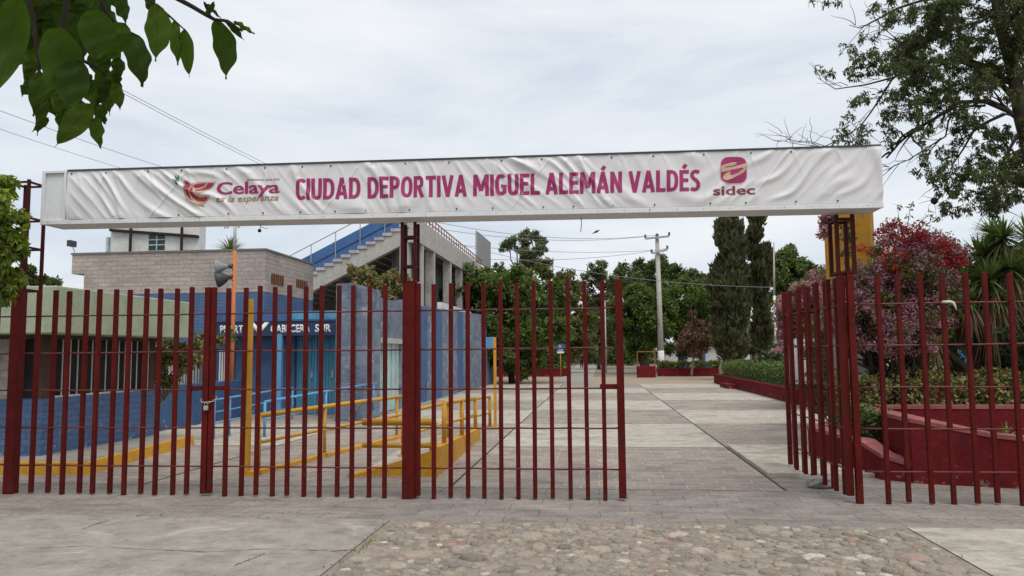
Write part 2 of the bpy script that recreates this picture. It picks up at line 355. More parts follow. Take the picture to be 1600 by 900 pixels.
m_soil = surf('planter_soil', (0.10, 0.08, 0.062, 1), 0.35, 3, 0.95, 30, 0.6)

peel(m_crim, (0.20, 0.12, 0.105, 1), 0.66, 0.3)
peel(m_cap, (0.33, 0.27, 0.24, 1), 0.64, 0.0, 7)
peel(m_red, (0.055, 0.026, 0.016, 1), 0.66, 0.5, 22)
peel(m_yel, (0.30, 0.24, 0.15, 1), 0.67, 0.15, 12)
peel(m_bwall, (0.20, 0.23, 0.28, 1), 0.67, 0.5, 5)
peel(m_bbrick, (0.20, 0.23, 0.29, 1), 0.68, 0.6, 6)
G = lambda *c: [sc(k, 1) for k in c]
lf_green = leafmat('broad_green_leaf', G((0.041, 0.075, 0.016, 1), (0.084, 0.131, 0.026, 1), (0.143, 0.186, 0.039, 1)), 0.6, 0.35)
lf_ficus = leafmat('laurel_leaf', G((0.041, 0.071, 0.018, 1), (0.084, 0.131, 0.032, 1), (0.151, 0.192, 0.051, 1)), 0.6, 0.35)
lf_dark = leafmat('dark_evergreen_leaf', G((0.034, 0.053, 0.016, 1), (0.068, 0.096, 0.029, 1), (0.124, 0.144, 0.044, 1)), 0.7, 0.25)
lf_cyp = leafmat('cypress_scale_leaf', G((0.026, 0.039, 0.019, 1), (0.051, 0.068, 0.030, 1), (0.092, 0.093, 0.044, 1), (0.128, 0.093, 0.044, 1)), 0.7, 0.15)
lf_olive = leafmat('olive_grey_leaf', G((0.062, 0.083, 0.037, 1), (0.108, 0.123, 0.059, 1), (0.179, 0.174, 0.089, 1)), 0.6, 0.3)
lf_ash = leafmat('dry_season_ash_leaf', G((0.043, 0.058, 0.022, 1), (0.091, 0.108, 0.040, 1), (0.155, 0.160, 0.052, 1), (0.136, 0.084, 0.030, 1)), 0.7, 0.35)
lf_sky = leafmat('open_crown_leaf', G((0.03, 0.042, 0.018, 1), (0.065, 0.08, 0.035, 1), (0.12, 0.13, 0.06, 1)), 0.5, 0.45)
lf_lime = leafmat('yellow_green_leaf', G((0.07, 0.11, 0.018, 1), (0.16, 0.21, 0.035, 1), (0.30, 0.33, 0.075, 1)), 0.6, 0.5)
lf_light = leafmat('light_green_leaf', G((0.05, 0.085, 0.02, 1), (0.085, 0.13, 0.03, 1), (0.13, 0.165, 0.045, 1)))
lf_brown = leafmat('dead_brown_leaf', G((0.075, 0.04, 0.025, 1), (0.14, 0.075, 0.05, 1), (0.20, 0.115, 0.08, 1)), 0.8, 0.2)
lf_hedge = leafmat('hedge_leaf', G((0.033, 0.056, 0.015, 1), (0.068, 0.105, 0.025, 1), (0.129, 0.161, 0.044, 1)), 0.5, 0.25, 2.5)
lf_shrub = leafmat('mixed_shrub_leaf', G((0.049, 0.073, 0.024, 1), (0.117, 0.155, 0.049, 1), (0.257, 0.265, 0.090, 1), (0.197, 0.063, 0.049, 1), (0.335, 0.274, 0.139, 1)), 0.5, 0.25, 3)
lf_pink = leafmat('faded_pink_bract', G((0.192, 0.072, 0.132, 1), (0.360, 0.168, 0.264, 1), (0.528, 0.312, 0.396, 1), (0.360, 0.096, 0.276, 1)), 0.7, 0.35, 1.5)
lf_dusty = leafmat('withered_pink_bract', G((0.169, 0.078, 0.098, 1), (0.312, 0.156, 0.195, 1), (0.468, 0.273, 0.325, 1), (0.338, 0.130, 0.234, 1)), 0.8, 0.3, 1.5)
lf_red = leafmat('scarlet_bract', G((0.230, 0.014, 0.021, 1), (0.414, 0.023, 0.032, 1), (0.529, 0.057, 0.057, 1)), 0.6, 0.35, 1.5)
lf_yucca = leafmat('yucca_blade', G((0.066, 0.116, 0.037, 1), (0.122, 0.198, 0.064, 1), (0.225, 0.290, 0.104, 1)), 0.5, 0.2)
lf_thatch = leafmat('dry_thatch_blade', G((0.09, 0.06, 0.035, 1), (0.17, 0.115, 0.065, 1), (0.25, 0.175, 0.10, 1)), 0.8, 0.15)
lf_near = leafmat('glossy_overhead_leaf', G((0.030, 0.062, 0.006, 1), (0.046, 0.094, 0.008, 1), (0.074, 0.131, 0.012, 1)), 0.8, 0.33, 9)
lf_vein = leafmat('leaf_midrib', G((0.04, 0.075, 0.015, 1), (0.05, 0.09, 0.02, 1)), 0.8, 0.25, 9)
lf_fern = leafmat('blue_green_conifer', G((0.023, 0.042, 0.022, 1), (0.045, 0.072, 0.032, 1), (0.078, 0.108, 0.049, 1)), 0.6, 0.2)

# ------------------------------------------------------------------ ground
def sheet(name, pts, mat, z):
    mb = MB(); mb.add([(x, y, z) for x, y in pts], [tuple(range(len(pts)))]); return struct(mb.build(name, mat))
sheet('ground', [(-600, -60), (600, -60), (600, 1200), (-600, 1200)], m_dirt, -0.02)
sheet('plaza_base', [(-30, 7.44), (20, 7.44), (20, 41.5), (-30, 41.5)], m_soil, -0.012)
sheet('paved_strip', [(-40, 7.46), (40, 7.46), (40, 9.35), (-40, 9.35)], m_strip, 0.0)
cx = [-29.5, -25.5, -21.5, -17.5, -13.6, -9.7, -5.75, -1.8, 2.15, 6.1]
cy = [9.35, 13.5, 17.95, 22.4, 26.9, 31.9, 36.5, 41.2]
mp_, mc_ = MB(), MB()
J = 0.017
for i in range(len(cx)-1):
    for j in range(len(cy)-1):
        if i == 8 and j == 0: continue
        conc = ((i+j) % 2 == 0) if j > 0 else False
        mb = mc_ if conc else mp_
        mb.add([(cx[i]+J, cy[j]+J, 0.0), (cx[i+1]-J, cy[j]+J, 0.0), (cx[i+1]-J, cy[j+1]-J, 0.0), (cx[i]+J, cy[j+1]-J, 0.0)], [(0, 1, 2, 3)])
struct(mp_.build('paver_panels', m_paver)); struct(mc_.build('concrete_panels', m_conc_l))
struct(MB().box(2.165, 4.3, 10.38, 13.49, -0.012, 0.055).build('raised_slab', m_conc_l, bevel=0.01))
sheet('apron', [(2.165, 9.36), (12, 9.36), (12, 10.37), (2.165, 10.37)], m_strip, -0.002)
sheet('dust_strip', [(-30, 41.3), (40, 41.3), (40, 54.5), (-30, 54.5)], m_orange, -0.006)
sheet('asphalt_path', [(-2.3, 41.5), (-0.35, 41.5), (0.3, 140), (-3.2, 140)], m_asph, 0.0)
# street side
sheet('concrete_slab', [(-40, -20), (-2.0, -20), (-2.03, 7.455), (-40, 7.455)], m_conc, 0.012)
sheet('concrete_apron', [(2.76, -20), (40, -20), (40, 7.455), (2.76, 7.455)], m_conc_l, 0.012)
sheet('cobble_bed', [(-2.3, -20), (3.0, -20), (3.0, 7.46), (-2.3, 7.46)], m_mortar, 0.004)
def cobbles():
    g = np.random.default_rng(3); pts = []; mbs = MB()
    grid = {}
    tries = 0
    while tries < 24000:
        tries += 1
        x = g.uniform(-1.93, 2.70); y = g.uniform(4.6, 7.42); r = g.choice([0.035, 0.05, 0.068, 0.088, 0.11], p=[0.30, 0.26, 0.22, 0.14, 0.08])
        if x-r < -1.97 or x+r > 2.73 or y+r > 7.45: continue
        ok = True
        for (a, b, c) in pts:
            if (a-x)**2+(b-y)**2 < ((c+r)*0.89)**2: ok = False; break
        if ok: pts.append((x, y, r))
    for (x, y, r) in pts:
        asp = g.uniform(0.75, 1.45); ang = g.normal()*0.5; h = r*(g.uniform(0.10, 0.24) if g.random() < .6 else g.uniform(0.24, 0.45)); nn = 9
        lob = 1+g.uniform(-0.26, 0.22, nn)
        vs = []
        for k, (rr, zz) in enumerate(((1.0, -0.006), (0.93, h*0.5), (0.72, h*0.86), (0.36, h))):
            for i in range(nn):
                t = 2*math.pi*i/nn; u = rr*r*lob[i]*math.cos(t)*asp; v = rr*r*lob[i]*math.sin(t)/asp**0.5
                vs.append((x+u*math.cos(ang)-v*math.sin(ang), y+u*math.sin(ang)+v*math.cos(ang), 0.006+zz+g.uniform(-0.003, 0.003)))
        fs = [(k*nn+i, k*nn+(i+1) % nn, (k+1)*nn+(i+1) % nn, (k+1)*nn+i) for k in range(3) for i in range(nn)]+[tuple(range(3*nn, 4*nn))]
        mbs.add(vs, fs)
    m, t, p, o = new_mat('river_stone')
    gg = t.nodes.new('ShaderNodeNewGeometry')
    c = ramp(t, gg.outputs['Random Per Island'], [(0, (0.13, 0.112, 0.092, 1)), (0.3, (0.225, 0.188, 0.15, 1)), (0.55, (0.305, 0.258, 0.205, 1)), (0.72, (0.185, 0.172, 0.158, 1)), (0.80, (0.30, 0.24, 0.195, 1)), (0.90, (0.36, 0.305, 0.245, 1)), (0.945, (0.25, 0.135, 0.10, 1)), (0.97, (0.48, 0.44, 0.37, 1))])
    fn = noise(t, gg.outputs['Position'], 30, 6, 0.65)
    c = mixc(t, 1.0, c, ramp(t, fn, [(0.3, (0.65, 0.65, 0.65, 1)), (0.7, (1.3, 1.3, 1.3, 1))]), 'MULTIPLY')
    dst = ramp(t, noise(t, gg.outputs['Position'], 2.2, 6, 0.7), [(0.42, (0, 0, 0, 1)), (0.62, (0.55, 0.55, 0.55, 1))])
    c = mixc(t, dst, c, (0.27, 0.225, 0.18, 1))
    t.links.new(c, p.inputs['Base Color']); p.inputs['Roughness'].default_value = 0.85; bump(t, p, fn, 0.5, 0.01)
    struct(mbs.build('cobblestones', m, smooth=True), 'stuff')
cobbles()
# dry leaves and grit swept along the slab edges
def litter():
    g = np.random.default_rng(5); n = 420
    x = np.concatenate([g.normal(-2.0, 0.04, 60), g.uniform(-7, 2.6, 130), g.uniform(-8, 6, 230)]); y = np.concatenate([g.uniform(5, 7.4, 60), g.normal(7.47, 0.05, 130), g.uniform(5.4, 12, 230)])
    P = np.stack([x, y, np.full(len(x), 0.017)], 1); k = len(P)
    Nn = unit(g.normal(size=(k, 3))*0.25+np.array([0, 0, 1])); D = unit(np.cross(Nn, g.normal(size=(k, 3)))); L = g.uniform(0.008, 0.03, k)
    V, F = leaf_arrays(P, Nn, D, L, L*0.3); struct(link('leaf_litter', mesh_quads('leaf_litter', V, F), lf_brown), 'stuff')
litter()
def weeds():
    g = np.random.default_rng(12); V_, F_ = [], []; n0 = 0
    for (x, y, k, L_) in [(-1.97, 6.55, 14, .05), (-1.96, 6.3, 10, .04), (-1.98, 6.75, 8, .03), (-1.97, 5.9, 6, .03), (-4.6, 7.46, 10, .03), (-4.4, 7.47, 8, .025), (2.74, 6.9, 8, .03), (2.74, 6.4, 8, .03), (0.9, 7.46, 6, .02)]:
        for q in range(k):
            p = np.array([x+g.normal()*.02, y+g.normal()*.06, 0.01]); a = g.uniform(0, 6.28); l = L_*g.uniform(.6, 1.3); d = np.array([math.cos(a)*.6, math.sin(a)*.6, .8])*l; s_ = np.array([-math.sin(a), math.cos(a), 0])*.004
            V_ += [p-s_, p+s_, p+d+s_*.2, p+d-s_*.2]; F_.append((n0, n0+1, n0+2, n0+3)); n0 += 4
    struct(link('weeds', mesh_quads('weeds', np.array(V_), np.array(F_, dtype=np.int32)), lf_lime), 'stuff')
weeds()
# settling cracks in the street slab
def cracks():
    mb = MB(); g = random.Random(4)
    for pts in ([(40, 857), (130, 853), (250, 859), (330, 862), (420, 857), (520, 861), (560, 858)], [(130, 826), (150, 818), (172, 813)], [(365, 884), (395, 872), (415, 864)]):
        P = [GD(*q, 0.0155) for q in pts]; dn = []
        for a, b in zip(P[:-1], P[1:]):
            for k in range(8):
                q = a.lerp(b, k/8); dn.append(q+Vector((g.uniform(-.012, .012), g.uniform(-.012, .012), 0)))
        for a, b in zip(dn[:-1], dn[1:]):
            w_ = g.uniform(0.0, 0.005)+0.0015; s = Vector((b-a).yx.to_3d()); s = Vector((-(b-a).y, (b-a).x, 0)).normalized()*w_
            mb.add([a-s, b-s, b+s, a+s], [(0, 1, 2, 3)])
    return struct(mb.build('slab_cracks', m_soil), 'stuff')
cracks()

# ------------------------------------------------------------------ the fence and gates
FY = 8.63; FH = 2.42
RZ = (0.335, 0.78, 1.22, 1.665, 2.11)
def bar_mesh(h0=0.03, h=FH, r=0.025):
    return MB().box(-r, r, -r, r, h0, h)
proto_bar = None
def gate(name, label, cat, x0, x1, nbars, stile0=None, stile1=None, y=FY, group=None, latch=None, angle=0, raise_=0.0):
    """leaf from x0 to x1 along the fence line: round rods threaded through square bars"""
    t = thing(name, label, cat, (x0, y, 0), group)
    L = x1-x0; g = random.Random(int(x0*100)+5)
    first = None
    for i in range(nbars):
        u = L*(i+1)/(nbars+1)+g.uniform(-0.008, 0.008); dy = 0.018 if i % 2 else -0.018
        if first is None:
            first = MB().box(-0.023, 0.023, -0.023, 0.023, 0.008+raise_, FH).build('bar', m_red, None, bevel=0.004); b = first
        else:
            b = first.copy(); COL.objects.link(b)
        b.parent = t; b.location = (u, dy, g.uniform(-0.012, 0.012)); b.rotation_euler = (g.uniform(-0.004, 0.004), g.uniform(-0.0035, 0.0035), 0)
    for z in RZ:
        n = 8; pts = [(L*k/n, g.uniform(-0.004, 0.004), z+g.uniform(-0.004, 0.004)) for k in range(n+1)]
        o = MB().tube(pts, 0.0095, 8).build('rail', m_rail, None, True); o.parent = t
    for u, s in ((0, stile0), (L, stile1)):
        if s:
            o = MB().box(u-s, u+s, -s, s, 0.03+raise_, FH+0.005).build('stile', m_red, None, bevel=0.004); o.parent = t
    if latch:
        for (a, b) in latch:
            o = MB().box(a, b, -0.02, 0.02, 1.215, 1.265).build('latch_plate', m_red, None, bevel=0.003); o.parent = t
    if angle: t.rotation_euler = (0, 0, angle)
    return t
gate('side_gate_leaf', 'closed red barred gate leaf furthest left, in front of the guard booth', 'gate', -6.90, -4.558, 11, stile1=0.034, latch=[(2.13, 2.29)], group='closed side gate leaves')
gate('side_gate_leaf', 'closed red barred gate leaf in front of the navy sign, chained at its left edge', 'gate', -4.488, -2.22, 11, stile0=0.026, latch=[(0.03, 0.21)], group='closed side gate leaves')
gate('main_gate_leaf', 'closed red leaf of the main gate, its free end beside the open gap', 'gate', -2.03, 0.255, 11, stile0=0.03, stile1=0.04, latch=[(2.06, 2.25)])
hx, hy = 2.655, 8.68
ang = math.atan2(10.98-hy, 2.60-hx)
gate('main_gate_leaf', 'open red gate leaf swung inward beside the crimson planters', 'gate', hx, hx+2.31, 11, stile0=0.036, stile1=0.028, y=hy, angle=ang, raise_=0.045)
gate('fence_panel', 'fixed red barred fence panel in front of the crimson planter and flowering shrubs', 'fence', 2.80, 5.22, 10, y=FY, group='fixed red fence panels')
gate('fence_panel', 'fixed red barred fence panel at the left edge under the lime green tree', 'fence', -9.35, -7.08, 10, y=FY, group='fixed red fence panels')
gate('fence_panel', 'fixed red barred fence panel continuing past the right edge', 'fence', 5.34, 7.7, 10, y=FY, group='fixed red fence panels')
def post(x, y, hw, z1, label):
    t = thing('gate_post', label, 'post', (x, y, 0), 'red steel gate posts')
    MB().box(x-hw, x+hw, y-hw, y+hw, 0, z1).build('post_tube', m_red, t, bevel=0.006)
    MB().box(x-hw-0.006, x+hw+0.006, y-hw-0.006, y+hw+0.006, z1, z1+0.008).build('cap_plate', m_red, t)
    return t
post(-6.985, FY, 0.06, FH+0.01, 'thick red post left of the side gates under the lime tree')
post(-2.125, FY, 0.07, FH+0.02, 'thick red post under the middle lattice support of the sign beam')
post(2.735, FY, 0.034, FH+0.03, 'slim red post carrying the hinges of the open gate leaf')
post(5.28, FY, 0.034, FH+0.02, 'slim red post between the two right hand fence panels')
post(-9.40, FY, 0.034, FH+0.02, 'slim red post past the left edge at the end of the fence')
def lattice(x0, x1, y0, y1, z0, z1, label, rungs, r=0.017):
    t = thing('lattice_support', label, 'support', ((x0+x1)/2, (y0+y1)/2, z0), 'lattice supports of the sign beam')
    for x in (x0, x1):
        for y in (y0, y1):
            MB().box(x-r, x+r, y-r, y+r, z0, z1).build('leg', m_lat, t, bevel=0.003)
    for z in rungs:
        k = r*0.7
        MB().box(x0+r, x1-r, y0-k, y0+k, z-k, z+k).build('rung', m_lat, t)
        MB().box(x0+r, x1-r, y1-k, y1+k, z-k, z+k).build('rung', m_lat, t)
        MB().box(x0-k, x0+k, y0+r, y1-r, z-k, z+k).build('rung', m_lat, t)
        MB().box(x1-k, x1+k, y0+r, y1-r, z-k, z+k).build('rung', m_lat, t)
    return t
lattice(-7.27, -7.0, 8.72, 9.0, FH-0.02, 3.83, 'tall red lattice column left of the sign beam by the lime tree', (2.45, 2.98, 3.35, 3.80))
lattice(-2.20, -2.05, 8.565, 8.72, FH+0.03, 3.13, 'short red lattice of four legs above the middle post', (2.62, 2.96))
lattice(2.64, 2.81, 8.68, 8.92, FH+0.02, 3.10, 'red lattice column at the hinge side under the right end of the beam', (2.46, 3.05), r=0.02)
# padlock, chain, rag, stone
t = thing('padlock', 'small steel padlock on the chain joining the side gate leaves', 'padlock', (-4.53, 8.575, 1.02))
MB().box(-4.555, -4.50, 8.56, 8.585, 0.985, 1.04).build('lock_body', m_steel, t, bevel=0.006)
MB().tube([(-4.545, 8.572, 1.04), (-4.545, 8.572, 1.065), (-4.535, 8.572, 1.08), (-4.52, 8.572, 1.08), (-4.51, 8.572, 1.065), (-4.51, 8.572, 1.04)], 0.005, 8).build('shackle', m_steel, t, True)
mb = MB()
for k in range(16):
    a = 2*math.pi*k/16; c = Vector((-4.525+0.085*math.cos(a), 8.63+0.075*math.sin(a), 1.11+0.035*math.sin(a*1.0)))
    tn = Vector((-math.sin(a), math.cos(a), 0.35*math.cos(a))).normalized(); sN = Vector((0, 0, 1)) if k % 2 else Vector((math.cos(a), math.sin(a), 0))
    mb.tube([c+tn*0.02*math.cos(q)+sN*0.010*math.sin(q) for q in [2*math.pi*i/8 for i in range(9)]], 0.0035, 6)
tag(mb.build('chain', m_steel, None, True), 'thin steel chain wrapped around the meeting stiles of the side gates', 'chain')
p0 = PY(1480, 474, 8.6)
mb = MB(); mb.tube([p0+Vector(q) for q in ((-0.06, -0.03, 0.02), (-0.03, -0.045, 0.012), (0.01, -0.045, 0.016), (0.04, -0.045, 0.005), (0.06, -0.04, -0.03), (0.075, -0.035, -0.075))], [0.008, 0.016, 0.013, 0.016, 0.012, 0.005], 8)
mb.tube([p0+Vector((0.045*math.cos(a), 0.045*math.sin(a), 0.012)) for a in [i*0.5 for i in range(13)]], 0.011, 8)
tag(mb.build('tied_rag', m_rope, None, True), 'off white rag knotted around the top rail of the right fence panel', 'rag')
c = GD(1285, 763); mb = MB()
mb.lathe(c+Vector((0, 0.05, -0.01)), [(0.09, 0), (0.125, 0.035), (0.128, 0.075), (0.115, 0.115), (0.07, 0.14), (0.02, 0.145)], 9)
o = mb.build('stone', m_rock, None); o.data.transform(Matrix.Translation(c) @ Matrix.Diagonal((1.35, 0.85, 1.0, 1)) @ Matrix.Translation(-c))
for v in o.data.vertices: v.co += Vector((random.uniform(-.022, .022), random.uniform(-.02, .02), random.uniform(-.012, .012)))
tag(o, 'rough grey stone wedged under the open gate leaf', 'stone')

# ------------------------------------------------------------------ sign beam with banner
BX0, BX1, BYF, BYB = -6.61, 3.06, 8.45, 8.83
def bt(x): return 3.855+(3.80-3.855)*(x-BX0)/(BX1-BX0)
def bb(x): return 3.20+(3.12-3.20)*(x-BX0)/(BX1-BX0)
beam = thing('sign_beam', 'long white sign beam with a wrinkled banner spanning the gateway', 'sign', (0, 8.63, 3.1))
def bar_x(mb, xa, xb, ya, yb, za0, za1, zb0, zb1):
    mb.hexa([(xa, ya, za0), (xb, ya, zb0), (xb, yb, zb0), (xa, yb, za0), (xa, ya, za1), (xb, ya, zb1), (xb, yb, zb1), (xa, yb, za1)])
mb = MB(); bar_x(mb, BX0+0.012, BX1-0.006, BYF+0.02, BYB, bb(BX0)+0.004, bt(BX0)-0.004, bb(BX1)+0.004, bt(BX1)-0.004); mb.build('box_body', m_white, beam)
BNX0 = -6.28
mb = MB()
bar_x(mb, BX0, BX1, BYF-0.012, BYF+0.03, bb(BX0), bb(BX0)+0.055, bb(BX1), bb(BX1)+0.055)
bar_x(mb, BX0, BNX0, BYF-0.012, BYF+0.03, bt(BX0)-0.03, bt(BX0), bt(BNX0)-0.03, bt(BNX0))
mb.box(BX0, BX0+0.04, BYF-0.0125, BYF+0.03, bb(BX0)+0.05, bt(BX0)-0.02)
mb.box(BNX0-0.045, BNX0-0.012, BYF-0.0125, BYF+0.03, bb(BNX0)+0.05, bt(BNX0)-0.02)
mb.build('edge_trim', m_white, beam, bevel=0.004)
mb = MB(); bar_x(mb, BNX0, BX1, BYF-0.02, BYF+0.03, bt(BNX0)-0.012, bt(BNX0)+0.006, bt(BX1)-0.012, bt(BX1)+0.006); mb.build('top_edge_strip', m_hornd, beam)
def wr(x, z):
    """depth of the banner's tension folds at x, z (numpy)"""
    x = np.asarray(x, float); z = np.asarray(z, float)
    zr = (z-3.2)/0.62
    s = np.where(x < 0, 0.95, 0.95-1.9*np.clip((x-0.0)/1.5, 0, 1))+0.25*np.sin(1.1*x+1)
    u = x+s*(zr*0.62)*1.0
    wob = 1.1*np.sin(1.7*x+2*zr)+0.9*np.sin(3.3*x-1.4*zr+.6)+0.5*np.sin(7.9*x+2.2*zr)
    fold = lambda k, ph, p: np.abs(np.cos(0.5*k*u+ph+wob))**p
    mod = lambda a, ph: np.clip(0.25+0.75*np.sin(a*x+ph+1.9*zr+0.8*np.sin(2.3*a*x+ph)), 0, 1)
    h = 0.024*fold(9.5, 0.3, 10)*mod(1.9, 0.0)+0.020*fold(15.1, 1.1, 10)*mod(2.7, 1.2)+0.014*fold(23.3, 2.2, 8)*mod(3.9, 2.5)+0.007*fold(41.0, 0.7, 4)*mod(5.3, 0.6)
    # crossing fold lines where the vinyl was once packed, and pulls towards the grommets
    for c_ in (-5.0, -2.9, -0.7, 1.9):
        d_ = (x-c_)-(zr-.5)*0.5; h = h+0.007*np.exp(-(d_/0.012)**2)
    gx = (x+6.2)/0.46; near = np.abs(gx-np.round(gx))*0.46
    h = h+0.010*np.exp(-((near-0.05-0.25*np.clip(1-zr, 0, 1))/0.02)**2)*np.exp(-np.clip(1-zr, 0, 1)/0.22)
    left = 0.75+0.5*np.exp(-((x+5.3)/1.0)**2)
    edge = np.clip(zr/0.14, 0, 1)*np.clip((1.02-zr)/0.14, 0, 1)
    edge = 0.12+0.88*edge
    return h*left*edge*1.45
nx, nz = 1200, 52
X = np.linspace(BNX0, BX1-0.004, nx)
V = []
for j in range(nz):
    q = j/(nz-1); Z = bb(X)+0.058+(bt(X)-0.014-bb(X)-0.058)*q
    V.append(np.stack([X, BYF-0.006-wr(X, Z), Z], 1))
V = np.concatenate(V); I = np.arange(nx*nz).reshape(nz, nx)
Fq = np.stack([I[:-1, :-1], I[:-1, 1:], I[1:, 1:], I[1:, :-1]], -1).reshape(-1, 4).astype(np.int32)
m_vinyl = surf('banner_vinyl', (0.63, 0.618, 0.618, 1), 0.03, 1.5, 0.42, 20, 0.0, stain=(0.49, 0.47, 0.46, 1), stain_at=0.62)
banner = link('banner', mesh_quads('banner', V, Fq), m_vinyl, beam, True)
mb = MB()
for x in np.arange(BNX0+0.1, BX1-0.05, 0.46):
    for z, k in ((bt(x)-0.045, 0.008), (bb(x)+0.085, 0.008)):
        mb.lathe((x+random.uniform(-.1, .1), BYF-0.012, z), [(0.009, 0), (0.009, 0.006)], 8, (0, -1, 0))
mb.build('grommets', m_dark, banner)
mb = MB()
for x in (-4.6, -1.9, 0.6):
    mb.box(x, x+0.006, BYF-0.0135, BYF-0.0115, bb(x)+0.002, bb(x)+0.052)
for k in range(34):
    x = BX0+0.1+k*0.285; mb.lathe((x, BYF-0.012, bb(x)+0.03), [(0.006, 0), (0.005, 0.003)], 6, (0, -1, 0))
mb.build('trim_fixings', m_grayp, beam)
m_mag = surf('magenta_ink', (0.31, 0.026, 0.115, 1), 0.1, 3, 0.5, 30, 0)
m_wine = surf('wine_ink', (0.27, 0.028, 0.062, 1), 0.12, 3, 0.5, 30, 0)
m_gold = surf('gold_ink', (0.30, 0.225, 0.105, 1), 0.1, 3, 0.5, 30, 0)
m_sand = surf('sand_ink', (0.52, 0.36, 0.25, 1), 0.1, 3, 0.5, 30, 0)
m_leafink = surf('green_ink', (0.03, 0.17, 0.09, 1), 0.1, 3, 0.5, 30, 0)
m_brick = surf('dark_wine_ink', (0.20, 0.04, 0.05, 1), 0.1, 3, 0.5, 30, 0)
m_tint = surf('soft_halo_ink', (0.60, 0.47, 0.50, 1), 0.05, 3, 0.5, 30, 0)
def lay_on_banner(bm, maxe=0.03, lift=0.003):
    """bm holds flat shapes as (x, z, 0); split long edges and press them onto the folds"""
    bmesh.ops.triangulate(bm, faces=bm.faces[:])
    for _ in range(6):
        le = [e_ for e_ in bm.edges if e_.calc_length() > maxe]
        if not le: break
        bmesh.ops.subdivide_edges(bm, edges=le, cuts=1); bmesh.ops.triangulate(bm, faces=bm.faces[:])
    xs = np.array([v.co.x for v in bm.verts]); zs = np.array([v.co.y for v in bm.verts]); wv = wr(xs, zs)
    for v, x, z, h in zip(bm.verts, xs, zs, wv): v.co = (x, BYF-0.006-h-lift, z)
    bmesh.ops.recalc_face_normals(bm, faces=bm.faces[:])
    for f in bm.faces:
        if f.normal.y > 0: f.normal_flip()
def text_bm(body, offset=0.0, shear=0.0, spacing=1.0):
    cu = bpy.data.curves.new('t', 'FONT'); cu.body = body; cu.size = 1; cu.offset = offset; cu.shear = shear; cu.space_character = spacing
    cu.resolution_u = 4
    o = bpy.data.objects.new('t', cu); COL.objects.link(o)
    dg = bpy.context.evaluated_depsgraph_get(); me = bpy.data.meshes.new_from_object(o.evaluated_get(dg))
    bpy.data.objects.remove(o); bpy.data.curves.remove(cu)
    bm = bmesh.new(); bm.from_mesh(me); bpy.data.meshes.remove(me); return bm
def bw(px, py): p = PY(px, py, BYF-0.015); return p.x, p.z
def banner_text(name, body, mat, p_left, p_right, caph, cap_ref=0.73, offset=0.0, shear=0.0, spacing=1.0, lift=0.003, parent=banner, bold=0.0):
    """p_left/p_right: baseline ends in photo pixels; caph: capital height in pixels"""
    bm = text_bm(body, offset, shear, spacing)
    x0, z0 = bw(*p_left); x1, z1 = bw(*p_right); ch = px2m(caph, 8.45)*1.0
    mn = min(v.co.x for v in bm.verts); mxx = max(v.co.x for v in bm.verts)
    for v in bm.verts:
        t_ = (v.co.x-mn)/(mxx-mn); v.co = (x0+(x1-x0)*t_, z0+(z1-z0)*t_+v.co.y/cap_ref*ch, 0)
    if bold:        # a heavier weight: the strokes repeated sideways
        src = bm; outm = bmesh.new(); tmp = bpy.data.meshes.new('t')
        for k in range(4):
            c_ = src.copy(); 
            for v in c_.verts: v.co.x += bold*(k-1.5)/1.5
            lay_on_banner(c_, 0.035, lift+0.0004*k); c_.to_mesh(tmp); outm.from_mesh(tmp); c_.free()
        src.free(); bm = outm
    else: lay_on_banner(bm, 0.035, lift)
    me = bpy.data.meshes.new(name); bm.to_mesh(me); bm.free(); return link(name, me, mat, parent)
def banner_shape(name, polys, mat, lift, parent=banner):
    bm = bmesh.new()
    for P in polys:
        vs = [bm.verts.new((*bw(*q), 0)) for q in P]; bm.faces.new(vs)
    lay_on_banner(bm, 0.03, lift)
    me = bpy.data.meshes.new(name); bm.to_mesh(me); bm.free(); return link(name, me, mat, parent)
def arc(cx_, cy_, rx, ry, a0, a1, n=16, p=2.5):
    o = []
    for k in range(n+1):
        a = math.radians(a0+(a1-a0)*k/n); c_, s2 = math.cos(a), math.sin(a)
        o.append((cx_+rx*math.copysign(abs(c_)**(2/p), c_), cy_+ry*math.copysign(abs(s2)**(2/p), s2)))
    return o
T_ = 0.172; H_ = T_/2
